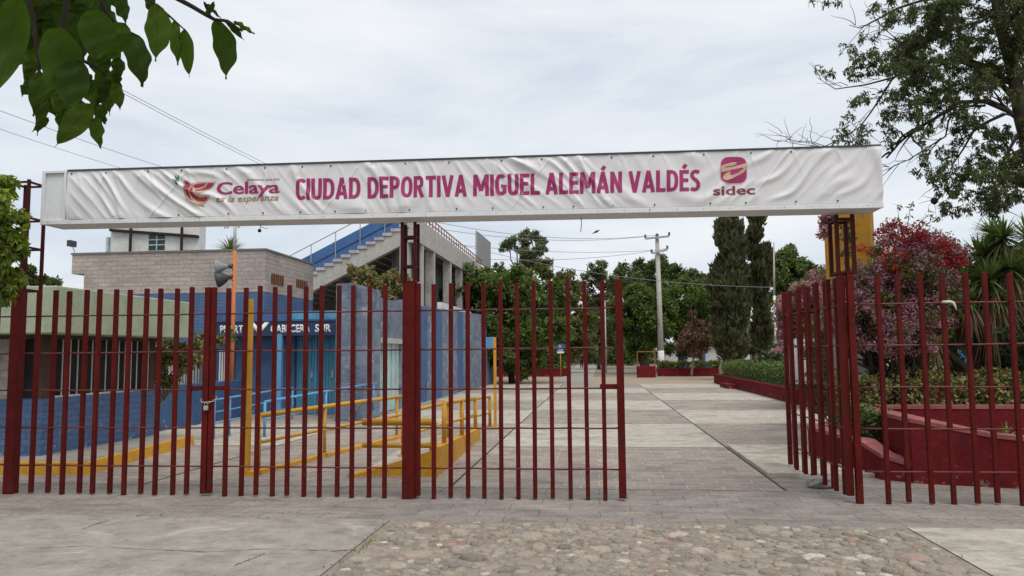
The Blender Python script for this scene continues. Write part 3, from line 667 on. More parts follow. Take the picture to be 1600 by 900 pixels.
def stroke_letters():
    # condensed bold capitals as pen strokes in a cell of height 1: letter -> (width, strokes)
    w5 = 0.50; q = lambda *p: list(p); L = {}
    L['I'] = (T_, [q((H_, 0), (H_, 1))])
    L['L'] = (.42, [q((H_, 0), (H_, 1)), q((T_, H_), (.42, H_))])
    L['T'] = (.48, [q((.24, 0), (.24, 1-T_)), q((0, 1-H_), (.48, 1-H_))])
    L['E'] = (.43, [q((H_, 0), (H_, 1)), q((T_, H_), (.43, H_)), q((T_, .52), (.40, .52)), q((T_, 1-H_), (.43, 1-H_))])
    L['É'] = (.43, L['E'][1]+[q((.18, 1.08), (.30, 1.26))])
    L['A'] = (.58, [q((H_*.95, 0), (.29, 1)), q((.58-H_*.95, 0), (.29, 1)), q((.15, .27), (.43, .27))])
    L['Á'] = (.58, L['A'][1]+[q((.25, 1.08), (.38, 1.26))])
    L['V'] = (.56, [q((H_*.95, 1), (.28, 0)), q((.56-H_*.95, 1), (.28, 0))])
    L['N'] = (.54, [q((H_, 0), (H_, 1)), q((.54-H_, 0), (.54-H_, 1)), q((H_, .97), (.54-H_, .03))])
    L['M'] = (.72, [q((H_, 0), (H_*1.15, 1)), q((.72-H_, 0), (.72-H_*1.15, 1)), q((H_*1.3, .98), (.36, .25)), q((.72-H_*1.3, .98), (.36, .25))])
    L['U'] = (w5, [q((H_, 1), (H_, .32)), q((w5-H_, 1), (w5-H_, .32)), arc(w5/2, .32, w5/2-H_, .32-H_, 180, 360)])
    L['O'] = (.54, [arc(.27, .5, .27-H_, .5-H_, 0, 360, 30)])
    L['C'] = (.45, [arc(.27, .5, .27-H_, .5-H_, 48, 312, 24)])
    L['G'] = (.52, [arc(.27, .5, .27-H_, .5-H_, 48, 318, 24), q((.52-H_, .10), (.52-H_, .50)), q((.28, .45), (.52-T_, .45))])
    L['D'] = (.53, [q((H_, 0), (H_, 1)), q((T_*.9, 1-H_), (.2, 1-H_))+arc(.2, .5, .33-H_, .5-H_, 90, -90, 18)+q((T_*.9, H_))])
    L['P'] = (.48, [q((H_, 0), (H_, 1)), q((T_*.9, 1-H_), (.22, 1-H_))+arc(.22, .70, .26-H_, .30-H_, 90, -90, 14)+q((T_*.9, .40+H_))])
    L['R'] = (.52, L['P'][1]+[q((.25, .46), (.52-H_*1.1, 0))])
    L['S'] = (.45, [[(.40, .86), (.33, .91), (.24, .925), (.14, .89), (.085, .80), (.09, .70), (.15, .60), (.25, .52), (.33, .43), (.37, .33), (.365, .21), (.31, .115), (.21, .075), (.11, .085), (.03, .13)]])
    return L
LET = stroke_letters()
def banner_caps(word, mat, xa, xb, base, caph):
    gap = 0.05; W_ = sum(LET[c_][0] for c_ in word)+gap*(len(word)-1); x = 0; bm = bmesh.new(); tmp = bpy.data.meshes.new('t'); k = 0
    for c_ in word:
        wd, strokes = LET[c_]
        for st in strokes:
            b1 = bmesh.new(); P = [Vector(p) for p in st]; n = len(P); ring_ = (P[0]-P[-1]).length < 1e-4; sd_ = []
            for i in range(n):
                a = P[i-1] if i else (P[-2] if ring_ else P[0]); b = P[i+1] if i < n-1 else (P[1] if ring_ else P[-1])
                d = (b-a).normalized(); sd_.append(Vector((-d.y, d.x))*H_)
            vs = []
            for p, o_ in zip(P, sd_):
                for q in (p-o_, p+o_):
                    px_ = xa+(xb-xa)*(x+q.x)/W_; wx, wz = bw(px_, base(px_)-q.y*caph); vs.append(b1.verts.new((wx, wz, 0)))
            for i in range(n-1): b1.faces.new((vs[2*i], vs[2*i+1], vs[2*i+3], vs[2*i+2]))
            lay_on_banner(b1, 0.04, 0.003+0.00035*(k % 4)); b1.to_mesh(tmp); bm.from_mesh(tmp); b1.free(); k += 1
        x += wd+gap
    me = bpy.data.meshes.new('lettering'); bm.to_mesh(me); bm.free(); return link('lettering', me, mat, banner)
for wd_, xa_, xb_ in (('CIUDAD', 462, 563), ('DEPORTIVA', 574, 729.5), ('MIGUEL', 739, 843.5), ('ALEMÁN', 852, 972), ('VALDÉS', 982, 1094)):
    banner_caps(wd_, m_mag, xa_, xb_, lambda x: 312.8-14.5*(x-461)/634, 33.5)
banner_text('lettering', 'Celaya', m_mag, (338.5, 303.5), (436, 301), 21, offset=0.012, spacing=0.97, bold=0.0045)
banner_text('lettering', 'es la esperanza', m_gold, (338, 316), (435, 313), 11, offset=0.008, shear=0.25, bold=0.0015)
banner_text('lettering', 'GOBIERNO 2024-2027', m_brick, (386, 283.2), (437, 281.8), 3.4, offset=0.01)
banner_text('lettering', 'sidec', m_brick, (1114.5, 305), (1180, 303), 14.5, offset=0.014, bold=0.002)
def smooth_poly(pts, n=5):
    out = []; k = len(pts)
    for i in range(k):
        p0, p1, p2, p3 = [Vector(pts[(i+j-1) % k]) for j in range(4)]
        for q in range(n):
            t_ = q/n
            out.append(tuple(0.5*((2*p1)+(-p0+p2)*t_+(2*p0-5*p1+4*p2-p3)*t_*t_+(-p0+3*p1-3*p2+p3)*t_**3)))
    return out
S = 230/1600
def cr3(pts): return [(250+x*S, 250+y*S) for x, y in pts]
# bird emblem: sand outline, wine body pieces, pale inner lines
banner_shape('bird_emblem', [cr3([(228, 235), (262, 218), (300, 225), (335, 262), (355, 246), (420, 234), (608, 232), (590, 270), (545, 318), (480, 352), (430, 372), (450, 386), (552, 384), (535, 425), (505, 455), (482, 478), (455, 488), (487, 508), (420, 497), (340, 468), (290, 425), (262, 350), (255, 262)])], m_sand, 0.003)
banner_shape('bird_emblem', [
    cr3([(258, 236), (285, 230), (312, 248), (330, 285), (322, 330), (318, 370), (330, 412), (360, 440), (325, 430), (290, 390), (272, 330), (270, 262)]),
    cr3([(345, 290), (362, 305), (362, 345), (380, 380), (440, 408), (522, 402), (505, 440), (470, 452), (400, 442), (355, 412), (332, 372), (330, 325)]),
    cr3([(362, 282), (392, 260), (470, 250), (505, 250), (470, 285), (430, 300), (385, 308)]),
    cr3([(520, 250), (590, 247), (570, 282), (530, 312), (470, 332), (400, 338), (385, 325), (450, 315), (492, 290)]),
    ], m_wine, 0.0055)
banner_shape('bird_emblem', [cr3([(330, 448), (400, 474), (455, 480), (487, 508), (420, 497), (360, 478)]), cr3([(255, 300), (266, 350), (292, 420), (330, 448), (290, 430), (262, 370)])], m_gold, 0.0062)
spr = [((205, 235), (152, 215)), ((190, 225), (160, 160)), ((190, 215), (203, 165)), ((215, 275), (165, 245)), ((198, 240), (205, 195)), ((200, 250), (140, 205)), ((190, 235), (178, 270))]
def leafpoly(b, t_, w_):
    b = Vector(b); t_ = Vector(t_); d = t_-b; s = Vector((-d.y, d.x)).normalized()*w_
    return [tuple(b), tuple(b+d*0.35+s), tuple(b+d*0.7+s*0.8), tuple(t_), tuple(b+d*0.7-s*0.8), tuple(b+d*0.35-s)]
banner_shape('olive_sprig', [cr3(leafpoly(b, t_, 9)) for b, t_ in spr], m_leafink, 0.004)
def cr4(pts): return [(1080+x*0.1, 230+y*0.1) for x, y in pts]
def rounded(x0, y0, x1, y1, r, n=6):
    o = []
    for cx_, cy_, a0 in ((x1-r, y0+r, -90), (x1-r, y1-r, 0), (x0+r, y1-r, 90), (x0+r, y0+r, 180)):
        for k in range(n+1):
            a = math.radians(a0+90*k/n); o.append((cx_+r*math.cos(a), cy_+r*math.sin(a)))
    return o
sq = [(x, y) for x, y in rounded(462, 152, 868, 562, 120)]
banner_shape('square_emblem', [cr4(rounded(450, 140, 880, 575, 130))], m_tint, 0.0025)
banner_shape('square_emblem', [cr4(sq)], m_mag, 0.004)
banner_shape('square_emblem', [
    cr4([(468, 292), (530, 268), (600, 245), (665, 230), (718, 236), (705, 262), (640, 290), (560, 298), (510, 318), (600, 312), (720, 285), (866, 248), (868, 340), (820, 392), (730, 445), (640, 490), (560, 515), (510, 505), (492, 470), (520, 425), (570, 392), (625, 372), (600, 420), (640, 440), (720, 405), (800, 350), (820, 322), (770, 322), (680, 342), (560, 372), (468, 392)])], m_sand, 0.0058)

# ------------------------------------------------------------------ ochre pillar under the right end of the beam
pc = PY(1343, 560, 14.0)
t = thing('gate_pillar', 'ochre yellow pillar with a grey base standing behind the bougainvillea', 'pillar', (pc.x, 14.3, 0))
def rot_box(x, y, hx_, hy_, a, z0, z1):
    mb = MB(); c_, s_ = math.cos(a), math.sin(a)
    q = [(x+u*c_-v*s_, y+u*s_+v*c_) for u, v in ((-hx_, -hy_), (hx_, -hy_), (hx_, hy_), (-hx_, hy_))]
    return mb.hexa([(*p, z0) for p in q]+[(*p, z1) for p in q])
rot_box(pc.x+0.04, 14.35, 0.38, 0.34, math.radians(-24), 1.93, 4.25).build('upper_shaft', m_pillar, t, bevel=0.01)
rot_box(pc.x+0.04, 14.35, 0.385, 0.345, math.radians(-24), 0, 1.93).build('painted_base', m_ggrey, t, bevel=0.01)

# ------------------------------------------------------------------ planters on the right
def wall_run(pts, th, mat, capmat, name, label, cat, cap=0.05, group=None):
    """pts: (x, y, height) along the outer face; thickness grows to the left of travel"""
    t = thing(name, label, cat, (pts[0][0], pts[0][1], 0), group)
    mb, mcp = MB(), MB(); n = len(pts); nrm = []
    for i in range(n):
        a = Vector(pts[max(i-1, 0)][:2]); b = Vector(pts[min(i+1, n-1)][:2]); d = (b-a).normalized(); nrm.append(Vector((-d.y, d.x)))
    for i in range(n-1):
        (x0, y0, h0), (x1, y1, h1) = pts[i], pts[i+1]; n0, n1 = nrm[i]*th, nrm[i+1]*th
        mb.hexa([(x0, y0, -0.02), (x1, y1, -0.02), (x1+n1.x, y1+n1.y, -0.02), (x0+n0.x, y0+n0.y, -0.02), (x0, y0, h0-cap), (x1, y1, h1-cap), (x1+n1.x, y1+n1.y, h1-cap), (x0+n0.x, y0+n0.y, h0-cap)])
        e0, e1 = nrm[i]*0.012, nrm[i+1]*0.012
        mcp.hexa([(x0-e0.x, y0-e0.y, h0-cap), (x1-e1.x, y1-e1.y, h1-cap), (x1+n1.x+e1.x, y1+n1.y+e1.y, h1-cap), (x0+n0.x+e0.x, y0+n0.y+e0.y, h0-cap), (x0-e0.x, y0-e0.y, h0), (x1-e1.x, y1-e1.y, h1), (x1+n1.x+e1.x, y1+n1.y+e1.y, h1), (x0+n0.x+e0.x, y0+n0.y+e0.y, h0)])
    mb.build('wall_face', mat, t); mcp.build('coping', capmat, t)
    return t
wall_run([(6.6, 13.6, 0.46), (6.5, 21.2, 0.46), (6.02, 24.5, 0.46), (6.1, 33, 0.46), (6.25, 42.6, 0.46), (9.5, 43.2, 0.46)][::-1], 0.25, m_crim, m_crim, 'planter_wall', 'long low crimson planter wall holding the clipped hedge along the plaza', 'planter')
tag(MB().box(5.75, 6.2, 35.2, 37.4, -0.02, 0.2).build('step_block', m_crim, None, bevel=0.02), 'small crimson step block against the long planter wall', 'step')
wall_run([(6.0, 13.2, 0.5), (3.25, 12.35, 0.5), (3.12, 12.05, 0.5), (3.42, 10.72, 0.44), (3.52, 10.22, 0.32), (3.95, 9.95, 0.2)], 0.22, m_crim, m_cap, 'planter_wall', 'low crimson planter wall with sloping top bending round behind the right gate post', 'planter', 0.05)
wall_run([(3.78, 11.75, 0.80), (3.80, 9.98, 0.78), (4.64, 9.71, 0.62), (6.6, 9.1, 0.46)], 0.22, m_crim, m_cap, 'planter_wall', 'tall crimson planter wall with broad faded coping behind the right fence panel', 'planter', 0.05)
wall_run([(7.5, 11.9, 0.82), (4.05, 11.92, 0.82)], 0.2, m_crim, m_cap, 'planter_wall', 'rear crimson planter wall in front of the mixed shrubs', 'planter', 0.05)
wall_run([(9.5, 15.6, 0.95), (6.3, 15.8, 0.95)], 0.2, m_crim, m_cap, 'planter_wall', 'crimson planter wall at the right edge beyond the shrubs', 'planter', 0.05)
struct(MB().hexa([(3.45, 12.3, -.01), (9.5, 12.3, -.01), (9.5, 13.1, -.01), (6.0, 13.1, -.01), (3.45, 12.3, .3), (9.5, 12.3, .3), (9.5, 13.1, .3), (6.0, 13.1, .3)]).build('planter_soil', m_soil)); struct(MB().box(6.7, 20, 13.11, 21.4, -0.01, 0.3).build('planter_soil', m_soil)); sheet('planter_bed', [(6.35, 21.4), (20, 21.4), (20, 42.5), (6.45, 42.5)], m_soil, 0.3)
# far planters
wall_run([(-2.0, 56.2, 0.55), (-14, 58.8, 0.55)], 0.3, m_crim, m_crim, 'planter_wall', 'far crimson planter wall left of the path beneath the bushy tree', 'planter')
wall_run([(9.2, 54.5, 0.55), (4.2, 55.0, 0.55)], 0.3, m_crim, m_crim, 'planter_wall', 'far crimson planter wall right of the path beneath the dead brown tree', 'planter')
kx0 = GD(996, 590).x; kx1 = PY(1024, 588, 52.5).x
t = thing('framed_box', 'dark red box with a thin open frame at the path mouth', 'barrier', ((kx0+kx1)/2, 52.5, 0))
MB().box(kx0, kx1, 52.1, 53.0, 0, 0.75).build('base_box', m_crim, t, bevel=0.02)
mb = MB()
for x in (kx0+0.03, kx1-0.03): mb.box(x-0.03, x+0.03, 52.15, 52.21, 0.75, 1.75)
mb.box(kx0+0.06, kx1-0.06, 52.15, 52.21, 1.69, 1.75); mb.build('open_frame', m_rust, t)

# ------------------------------------------------------------------ guard booth on the left
SWZ = 0.16
struct(MB().hexa([(-40, 10.16, -0.02), (-7.12, 10.16, -0.02), (-7.42, 13.5, -0.02), (-40, 13.5, -0.02), (-40, 10.16, SWZ), (-7.2, 10.16, SWZ), (-7.5, 13.5, SWZ), (-40, 13.5, SWZ)]).build('sidewalk', m_conc))
mb = MB()
a, b = Vector((-7.09, 10.14, 0)), Vector((-7.41, 13.45, 0))
mb.hexa([(-20, 10.0, -0.02), (-7.08, 10.0, -0.02), (-7.08, 10.158, -0.02), (-20, 10.158, -0.02), (-20, 10.02, SWZ+.003), (-7.1, 10.02, SWZ+.003), (-7.1, 10.158, SWZ+.003), (-20, 10.158, SWZ+.003)])
mb.hexa([(-7.08, 10.0, -0.02), (-7.0, 10.1, -0.02), (-7.38, 13.6, -0.02), (-7.55, 13.6, -0.02), (-7.1, 10.02, SWZ+.003), (-7.03, 10.1, SWZ+.003), (-7.41, 13.6, SWZ+.003), (-7.55, 13.6, SWZ+.003)])
tag(mb.build('kerb', m_yel, None), 'bright yellow painted kerb edging the pavement below the guard booth', 'kerb')
booth = thing('guard_booth', 'guard booth of blue painted brick under a deep pale green roof band', 'booth', (-10.5, 12, SWZ))
bx = -8.25; by0, by1 = 10.75, 13.75
mb = MB(); mb.box(-14, bx, by0, by1, SWZ, 1.0); mb.build('lower_wall', m_bbrick, booth)
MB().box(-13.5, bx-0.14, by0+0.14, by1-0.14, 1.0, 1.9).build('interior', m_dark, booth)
for (x0, x1) in ((-9.05, -8.72), (-10.6, -9.7)):
    MB().box(x0, x1, by0+0.02, by0+0.2, 1.0, 1.9).build('brick_pier', m_gbrick, booth)
for ya_, yb_ in ((by0+0.02, by0+0.25), (by1-0.2, by1-0.02)): MB().box(bx-0.12, bx-0.03, ya_, yb_, 1.0, 1.9).build('corner_pier', m_brown, booth)
mb = MB()
for k in range(15):
    y = by0+0.3+(by1-by0-0.5)*k/14; mb.tube([(bx-0.06, y, 1.0), (bx-0.06, y, 1.9)], 0.011, 6)
mb.box(bx-0.075, bx-0.045, by0+0.25, by1-0.2, 1.0, 1.03); mb.build('window_grille', m_wwall, booth)
MB().box(-14, bx+0.02, by0-0.03, by1+0.02, 1.9, 2.08).build('lintel_beam', m_brown, booth)
f0 = PX(88, 446, -7.75); f1 = PX(300, 470, -7.75); fb = PX(88, 521, -7.75)
MB().box(-16, -7.75, f0.y, f1.y, fb.z, f0.z).build('roof_band', m_booth, booth, bevel=0.02)
# low blue wall, white wall and grille behind the small tree
lw = tag(MB().box(-9.72, -9.5, 14.0, 19.9, 0, 0.98).build('low_wall', m_bwall, None, bevel=0.01), 'low blue painted wall running back from the guard booth', 'wall')
t = thing('railing', 'dark vertical bar railing on top of the low blue wall', 'railing', (-9.61, 17, 0.98))
mb = MB()
for k in range(44): mb.tube([(-9.61, 14.1+k*0.13, 0.98), (-9.61, 14.1+k*0.13, 1.78)], 0.011, 6)
mb.build('bars', m_dark, t); MB().tube([(-9.61, 14.05, 1.80), (-9.61, 19.85, 1.80)], 0.022, 8).build('top_rail', m_dark, t)
tag(MB().box(-13.5, -10.6, 14.6, 14.85, 0, 1.95).build('white_wall', m_wwall, None, bevel=0.01), 'short white wall behind the small leafy tree', 'wall')
tag(MB().box(-11.4, -11.1, 14.85, 21.9, 0, 1.9).build('white_wall', m_wwall, None, bevel=0.01), 'long pale wall seen through the bar railing', 'wall')

# ------------------------------------------------------------------ grey brick building and entrance
gb = thing('brick_building', 'grey split brick building with a flat roof and blue painted foot', 'building', (-12, 24, 0))
x0 = PY(131, 440, 22).x; x1 = PY(415, 388, 22).x; ztop = PY(415, 388, 22).z; ye = PX(490, 407, x1).y
MB().box(x0, x1, 22, ye, 3.55, ztop-0.06).build('upper_wall', m_gbrick, gb)
MB().box(x0, x1-0.004, 22.004, ye, 0, 3.55).build('painted_foot', m_bbrick, gb)
xo = PY(113, 400, 22).x
MB().box(xo, x0-0.002, 22.0, ye, PY(113, 428, 22).z, ztop-0.06).build('overhang', m_gbrick, gb)
MB().box(xo-0.03, x1+0.03, 21.97, ye+0.03, ztop-0.06, ztop).build('roof_cap', m_dkconc_shade, gb)
def win_on_x(X, pts, name, parent, mat, bars=None):
    (pa, pb) = pts; A = PX(*pa, X); B = PX(*pb, X)
    f = MB().box(X-0.02, X+0.012, A.y, B.y, min(A.z, B.z)-0.0, max(A.z, B.z)).build('window', mat, parent)
    if bars:
        mb = MB()
        for k in range(6):
            y = A.y+(B.y-A.y)*(k+0.5)/6; mb.box(X+0.012, X+0.03, y-0.02, y+0.02, min(A.z, B.z), max(A.z, B.z))
        mb.build('window_grille', bars, f)
win_on_x(x1, ((424, 427), (443, 447)), 'window', gb, m_dark, m_rust)
win_on_x(x1, ((463, 436), (480, 452)), 'window', gb, m_dark, m_rust)
# roof floodlight
c = PY(112, 384, 22.3)
t = thing('floodlight', 'small tilted floodlight at the left roof corner of the brick building', 'lamp', c)
MB().tube([c+Vector((0.12, 0, -0.24)), c+Vector((0.03, 0, 0))], 0.02, 6).build('bracket', m_grayp, t)
rot_box(c.x, c.y, 0.06, 0.15, 0, c.z-0.03, c.z+0.16).build('lamp_head', m_hornd, t)
# entrance wall, navy lintel sign, doors
ent = thing('entrance_front', 'blue entrance front with turquoise doors under a navy lintel', 'entrance', (-8.5, 20.6, 0))
ex0 = PY(318, 600, 20.6).x; ex1 = PY(529, 600, 20.6).x; ez = PY(450, 488, 20.6).z
d0 = PY(459, 640, 20.6).x; d1 = PY(523, 640, 20.6).x; dz = PY(490, 526, 20.6).z
MB().box(ex0, d0, 20.6, 21.2, 0, ez).build('wall', m_bwall, ent); MB().box(d0, d1, 20.6, 21.2, dz+0.02, ez-0.002).build('door_head', m_bwall, ent)
def corrug(xa, xb, y, z0, z1, n=9, d=0.03):
    mb = MB()
    for k in range(n):
        a = xa+(xb-xa)*k/n; b = xa+(xb-xa)*(k+0.62)/n; c_ = xa+(xb-xa)*(k+1)/n
        mb.box(a, b, y-d, y+0.01, z0, z1); mb.box(b, c_, y-d*0.35, y+0.01, z0, z1)
    return mb
dm = (d0+d1)/2
for a, b in ((d0+0.02, dm-0.03), (dm+0.03, d1-0.02)):
    dd = corrug(a, b, 20.75, 0.03, dz, 6).build('door', m_turq, ent)
    MB().box(b-0.12, b-0.06, 20.69, 20.72, 1.0, 1.2).build('handle', m_grayp, dd)
MB().box(dm-0.029, dm+0.029, 20.66, 20.75, 0, dz).build('door_mullion', m_brail, ent)
cxp = PY(436, 600, 20.0).x; MB().box(cxp-0.07, cxp+0.07, 19.95, 20.09, 0, 2.2).build('porch_column', m_brail, ent, bevel=0.008)
sz0 = PY(430, 525, 20.0).z; sz1 = PY(430, 502, 20.0).z; sx0 = PY(335, 512, 20.0).x; sx1 = PY(523.5, 512, 20.0).x
lint = MB().box(sx0, sx1, 20.0, 20.598, sz0, sz1).build('lintel_sign', m_navy, ent, bevel=0.008)
MB().box(sx0-0.02, sx1+0.0, 19.97, 20.6, sz1+0.001, sz1+0.05).build('lintel_cap', m_bwall, ent)
MB().box(PY(455, 500, 20.3).x, sx1, 20.3, 20.6, sz1+0.052, PY(470, 486, 20.3).z).build('upper_panel', m_turq, ent)
def flat_text(name, body, mat, xa, xb, z0, caph, y, parent, offset=0.03, depth=0.012, cap_ref=0.73):
    bm = text_bm(body, offset); mn = min(v.co.x for v in bm.verts); mxx = max(v.co.x for v in bm.verts)
    for v in bm.verts: v.co = (xa+(xb-xa)*(v.co.x-mn)/(mxx-mn), y, z0+v.co.y/cap_ref*caph)
    ret = bmesh.ops.extrude_face_region(bm, geom=bm.faces[:]); bmesh.ops.translate(bm, vec=(0, -depth, 0), verts=[q for q in ret['geom'] if isinstance(q, bmesh.types.BMVert)])
    bmesh.ops.recalc_face_normals(bm, faces=bm.faces[:])
    me = bpy.data.meshes.new(name); bm.to_mesh(me); bm.free(); return link(name, me, mat, parent)
tz = PY(430, 519.5, 20).z; th_ = px2m(12.5, 20.2)
flat_text('lettering', 'PUERTA', m_swhite, PY(344, 515, 20).x, PY(389, 515, 20).x, tz, th_, 19.998, lint)
flat_text('lettering', 'CABECERA', m_swhite, PY(423, 515, 20).x, PY(485, 515, 20).x, tz, th_, 19.998, lint)
flat_text('lettering', 'SUR', m_swhite, PY(492.5, 515, 20).x, PY(517.5, 515, 20).x, tz, th_, 19.998, lint)
flat_text('lettering', 'V', m_swhite, PY(389, 515, 20).x, PY(421, 515, 20).x, PY(400, 521, 20).z, px2m(18.5, 20.2), 19.998, lint)
nb0, nb1 = PY(341, 596, 20.55), PY(365, 545, 20.55)
t = thing('notice_board', 'white notice board fixed to the blue entrance wall', 'board', ((nb0.x+nb1.x)/2, 20.57, nb0.z))
MB().box(nb0.x, nb1.x, 20.565, 20.598, nb0.z, nb1.z).build('panel', m_swhite, t)
mb = MB(); 
for (a, b, c_, d_) in ((nb0.x-.02, nb1.x+.02, nb0.z-.02, nb0.z), (nb0.x-.02, nb1.x+.02, nb1.z, nb1.z+.02)): mb.box(a, b, 20.56, 20.598, c_, d_)
mb.build('frame', m_grayp, t)

# loudspeakers on an orange pole
pp = PY(365, 475, 19.4)
t = thing('pole', 'orange painted pole rising with a concrete top behind the gate', 'pole', (pp.x, 19.4, 0))
MB().tube([(pp.x, 19.4, 0), (pp.x, 19.4, PY(365, 392, 19.4).z)], 0.05, 10).build('orange_shaft', m_opole, t, True)
MB().tube([(pp.x-0.01, 19.4, PY(365, 392, 19.4).z), (pp.x-0.01, 19.4, PY(365, 349, 19.4).z)], 0.042, 10).build('upper_shaft', m_cpole, t, True)
mb = MB()
ztp = PY(365, 351, 19.4).z
mb.tube([(pp.x-0.28, 19.4, ztp), (pp.x+0.12, 19.4, ztp)], 0.02, 6)
for dx in (-0.28, -0.2, 0.1): mb.tube([(pp.x+dx, 19.4, ztp), (pp.x+dx-0.03, 19.4, ztp-0.1), (pp.x+dx+0.03, 19.4, ztp-0.06)], 0.015, 6)
mb.build('insulator_arm', m_grayp, t)
for i, (py_, lab, mm) in enumerate(((417, 'pale grey horn loudspeaker, the upper one on the orange pole', m_horn), (434, 'dark grey horn loudspeaker, the lower one on the orange pole', m_hornd))):
    c = PY(347, py_, 19.3)
    t = thing('horn_loudspeaker', lab, 'loudspeaker', c, 'horn loudspeakers on the orange pole')
    ax = Vector((-1, -0.35, -0.12 if i == 0 else -0.25))
    MB().lathe(c+Vector((0.16, 0.06, 0.02)), [(0.035, 0), (0.06, 0.06), (0.11, 0.16), (0.17, 0.26), (0.215, 0.31), (0.205, 0.335)] if i == 0 else [(0.05, 0), (0.12, 0.08), (0.19, 0.2), (0.22, 0.29), (0.20, 0.33)], 16, ax).build('horn', mm, t, True)
    MB().lathe(c+Vector((0.17, 0.065, 0.022)), [(0.055, -0.10), (0.06, -0.02), (0.05, 0.02)], 12, ax).build('driver', m_hornd, t, True)
    MB().tube([c+Vector((0.16, 0.06, 0)), (pp.x, 19.36, c.z+0.05)], 0.014, 6).tube([c+Vector((0.16, 0.06, 0)), (pp.x, 19.36, c.z-0.08)], 0.014, 6).build('bracket', m_hornd, t)

# ------------------------------------------------------------------ blue perimeter wall going back along the stadium
tx0 = PY(523, 640, 18.6).x; tx1 = PY(560, 640, 18.6).x
tw = thing('stone_tower', 'stepped blue stone block pier at the entrance corner', 'wall', (tx0, 18.6, 0))
MB().box(tx0, tx1-0.12, 18.6, 20.58, 0, PY(540, 443, 18.6).z).build('tall_block', m_bstone, tw, bevel=0.01)
MB().box(tx1-0.118, tx1+0.12, 18.72, 20.1, 0, PX(572, 450, tx1).z).build('lower_block', m_bstone, tw, bevel=0.01)
pw = thing('stadium_wall', 'long blue stadium wall of stone panels and painted pilasters', 'wall', (-6, 30, 0))
WX = tx1-0.05
def seg(pa, pb, top, mat, dx=0.0, name='stone_panel', th=0.3, z0=0.0):
    A = PX(pa, 560, WX+dx); B = PX(pb, 560, WX+dx); zt = PX(pa, top, WX+dx).z
    return MB().box(WX+dx-th, WX+dx, A.y, B.y, z0, zt).build(name, mat, pw)
yA = PX(586, 600, WX).y; yB = PX(633, 600, WX).y
dh = PX(590, 533, WX).z
dA = PX(592, 600, WX).y; dB = PX(626, 600, WX).y
MB().box(WX-0.3, WX, yA-0.6, dA, 0, 3.2).build('stone_panel', m_bstone, pw); MB().box(WX-0.3, WX, dB, yB, 0, 3.22).build('stone_panel', m_bstone, pw)
MB().box(WX-0.3, WX-0.002, dA, dB, dh, 3.21).build('stone_panel', m_bstone, pw)
MB().box(WX-0.31, WX+0.1, dA-0.15, dB+0.3, dh-0.05, dh+0.1).build('door_lintel', m_sconc, pw)
mb = MB(); nc = 9
for k in range(nc):
    a = dA+(dB-dA)*k/nc; b = dA+(dB-dA)*(k+1)/nc; mb.box(WX-0.2, WX-0.06-(0.03 if k % 2 else 0), a+0.004, b-0.004, 0.02, dh-0.052)
mb.build('door', m_turq2, pw)
cols = [(633, 655, m_bstone, 0.0, 468), (655, 668, m_bwall, 0.025, 478), (668, 679, m_bstone, 0.0, 478), (679, 691, m_bwall, 0.025, 481), (691, 702, m_bstone, 0, 482), (702, 708, m_bwall, 0.025, 484), (708, 716, m_bstone, 0, 485), (716, 724, m_bwall, 0.025, 486), (724, 731, m_bstone, 0, 487), (731, 746, m_bstone, 0.03, 488), (746, 775, m_bstone, 0.03, 490)]
for a, b, mm, dx, tp in cols:
    seg(a, b, tp, mm, dx, 'pilaster' if mm is m_bwall else 'stone_panel')
yE = PX(775, 560, WX+0.03).y
MB().box(-11, WX-0.18, yE-0.4, yE-0.002, 0, 3.4).build('stone_panel', m_bstone, pw)
yc0, yc1 = PX(702, 560, WX).y, PX(746, 560, WX).y
MB().box(WX-0.5, WX-0.31, yc0, yc1, 2.9, 3.75).build('white_parapet', m_wwall, pw)

# small blue-roofed stall with orange post at the wall end
s0 = PY(757, 530, 40.0); s1 = PY(773, 528, 40.0)
t = thing('shelter', 'small light blue shelter hood on an orange post at the end of the stadium wall', 'shelter', (s0.x, 40, 0))
MB().prism([(s0.x-0.1, 39.6, PY(757, 546, 40).z), (s1.x, 39.6, PY(757, 546, 40).z), (s1.x, 39.6, PY(757, 527, 40).z), (s0.x+0.15, 39.6, PY(757, 527, 40).z), (s0.x-0.1, 39.6, PY(757, 533, 40).z)], (0, 0.8, 0)).build('hood', m_brail, t)
MB().box(s0.x-0.06, s0.x+0.06, 39.7, 39.82, 0, PY(757, 546, 40).z).build('post', m_opole, t)

# ------------------------------------------------------------------ grandstand
gs = thing('grandstand', 'raw concrete grandstand with blue stepped seating behind the blue walls', 'grandstand', (-9, 40, 0))
GY = 32.0
def g2(px_, py_): p = PY(px_, py_, GY); return p.x, p.z
(ax_, az_), (bx_, bz_) = g2(490, 430), g2(640, 352)
sl_ = (bz_-az_)/(bx_-ax_)
def zs(x): return az_+sl_*(x-ax_)
XL, XR = ax_-4.5, bx_
n_st = 24; stp = (XR-XL)/n_st
prof = []
for k in range(n_st):
    x = XL+k*stp; prof += [(x, GY, zs(x)), (x+stp*0.0, GY, zs(x)+stp*sl_), (x+stp, GY, zs(x)+stp*sl_)]
mb = MB()
for k in range(n_st):
    x = XL+k*stp; mb.box(x, x+stp+0.06, GY-0.36, GY+19, zs(x)+stp*sl_-0.13, zs(x)+stp*sl_)
mb.build('seating_steps', m_sconc, gs)
MB().prism([(XL, GY+0.06, zs(XL)-0.1), (XR, GY+0.06, zs(XR)-0.1), (XR, GY+0.06, zs(XR)+0.06), (XL, GY+0.06, zs(XL)+0.06)], (0, 18.9, 0)).build('shade_soffit', m_dkconc_shade, gs)  # dark sheet added below the steps to block light
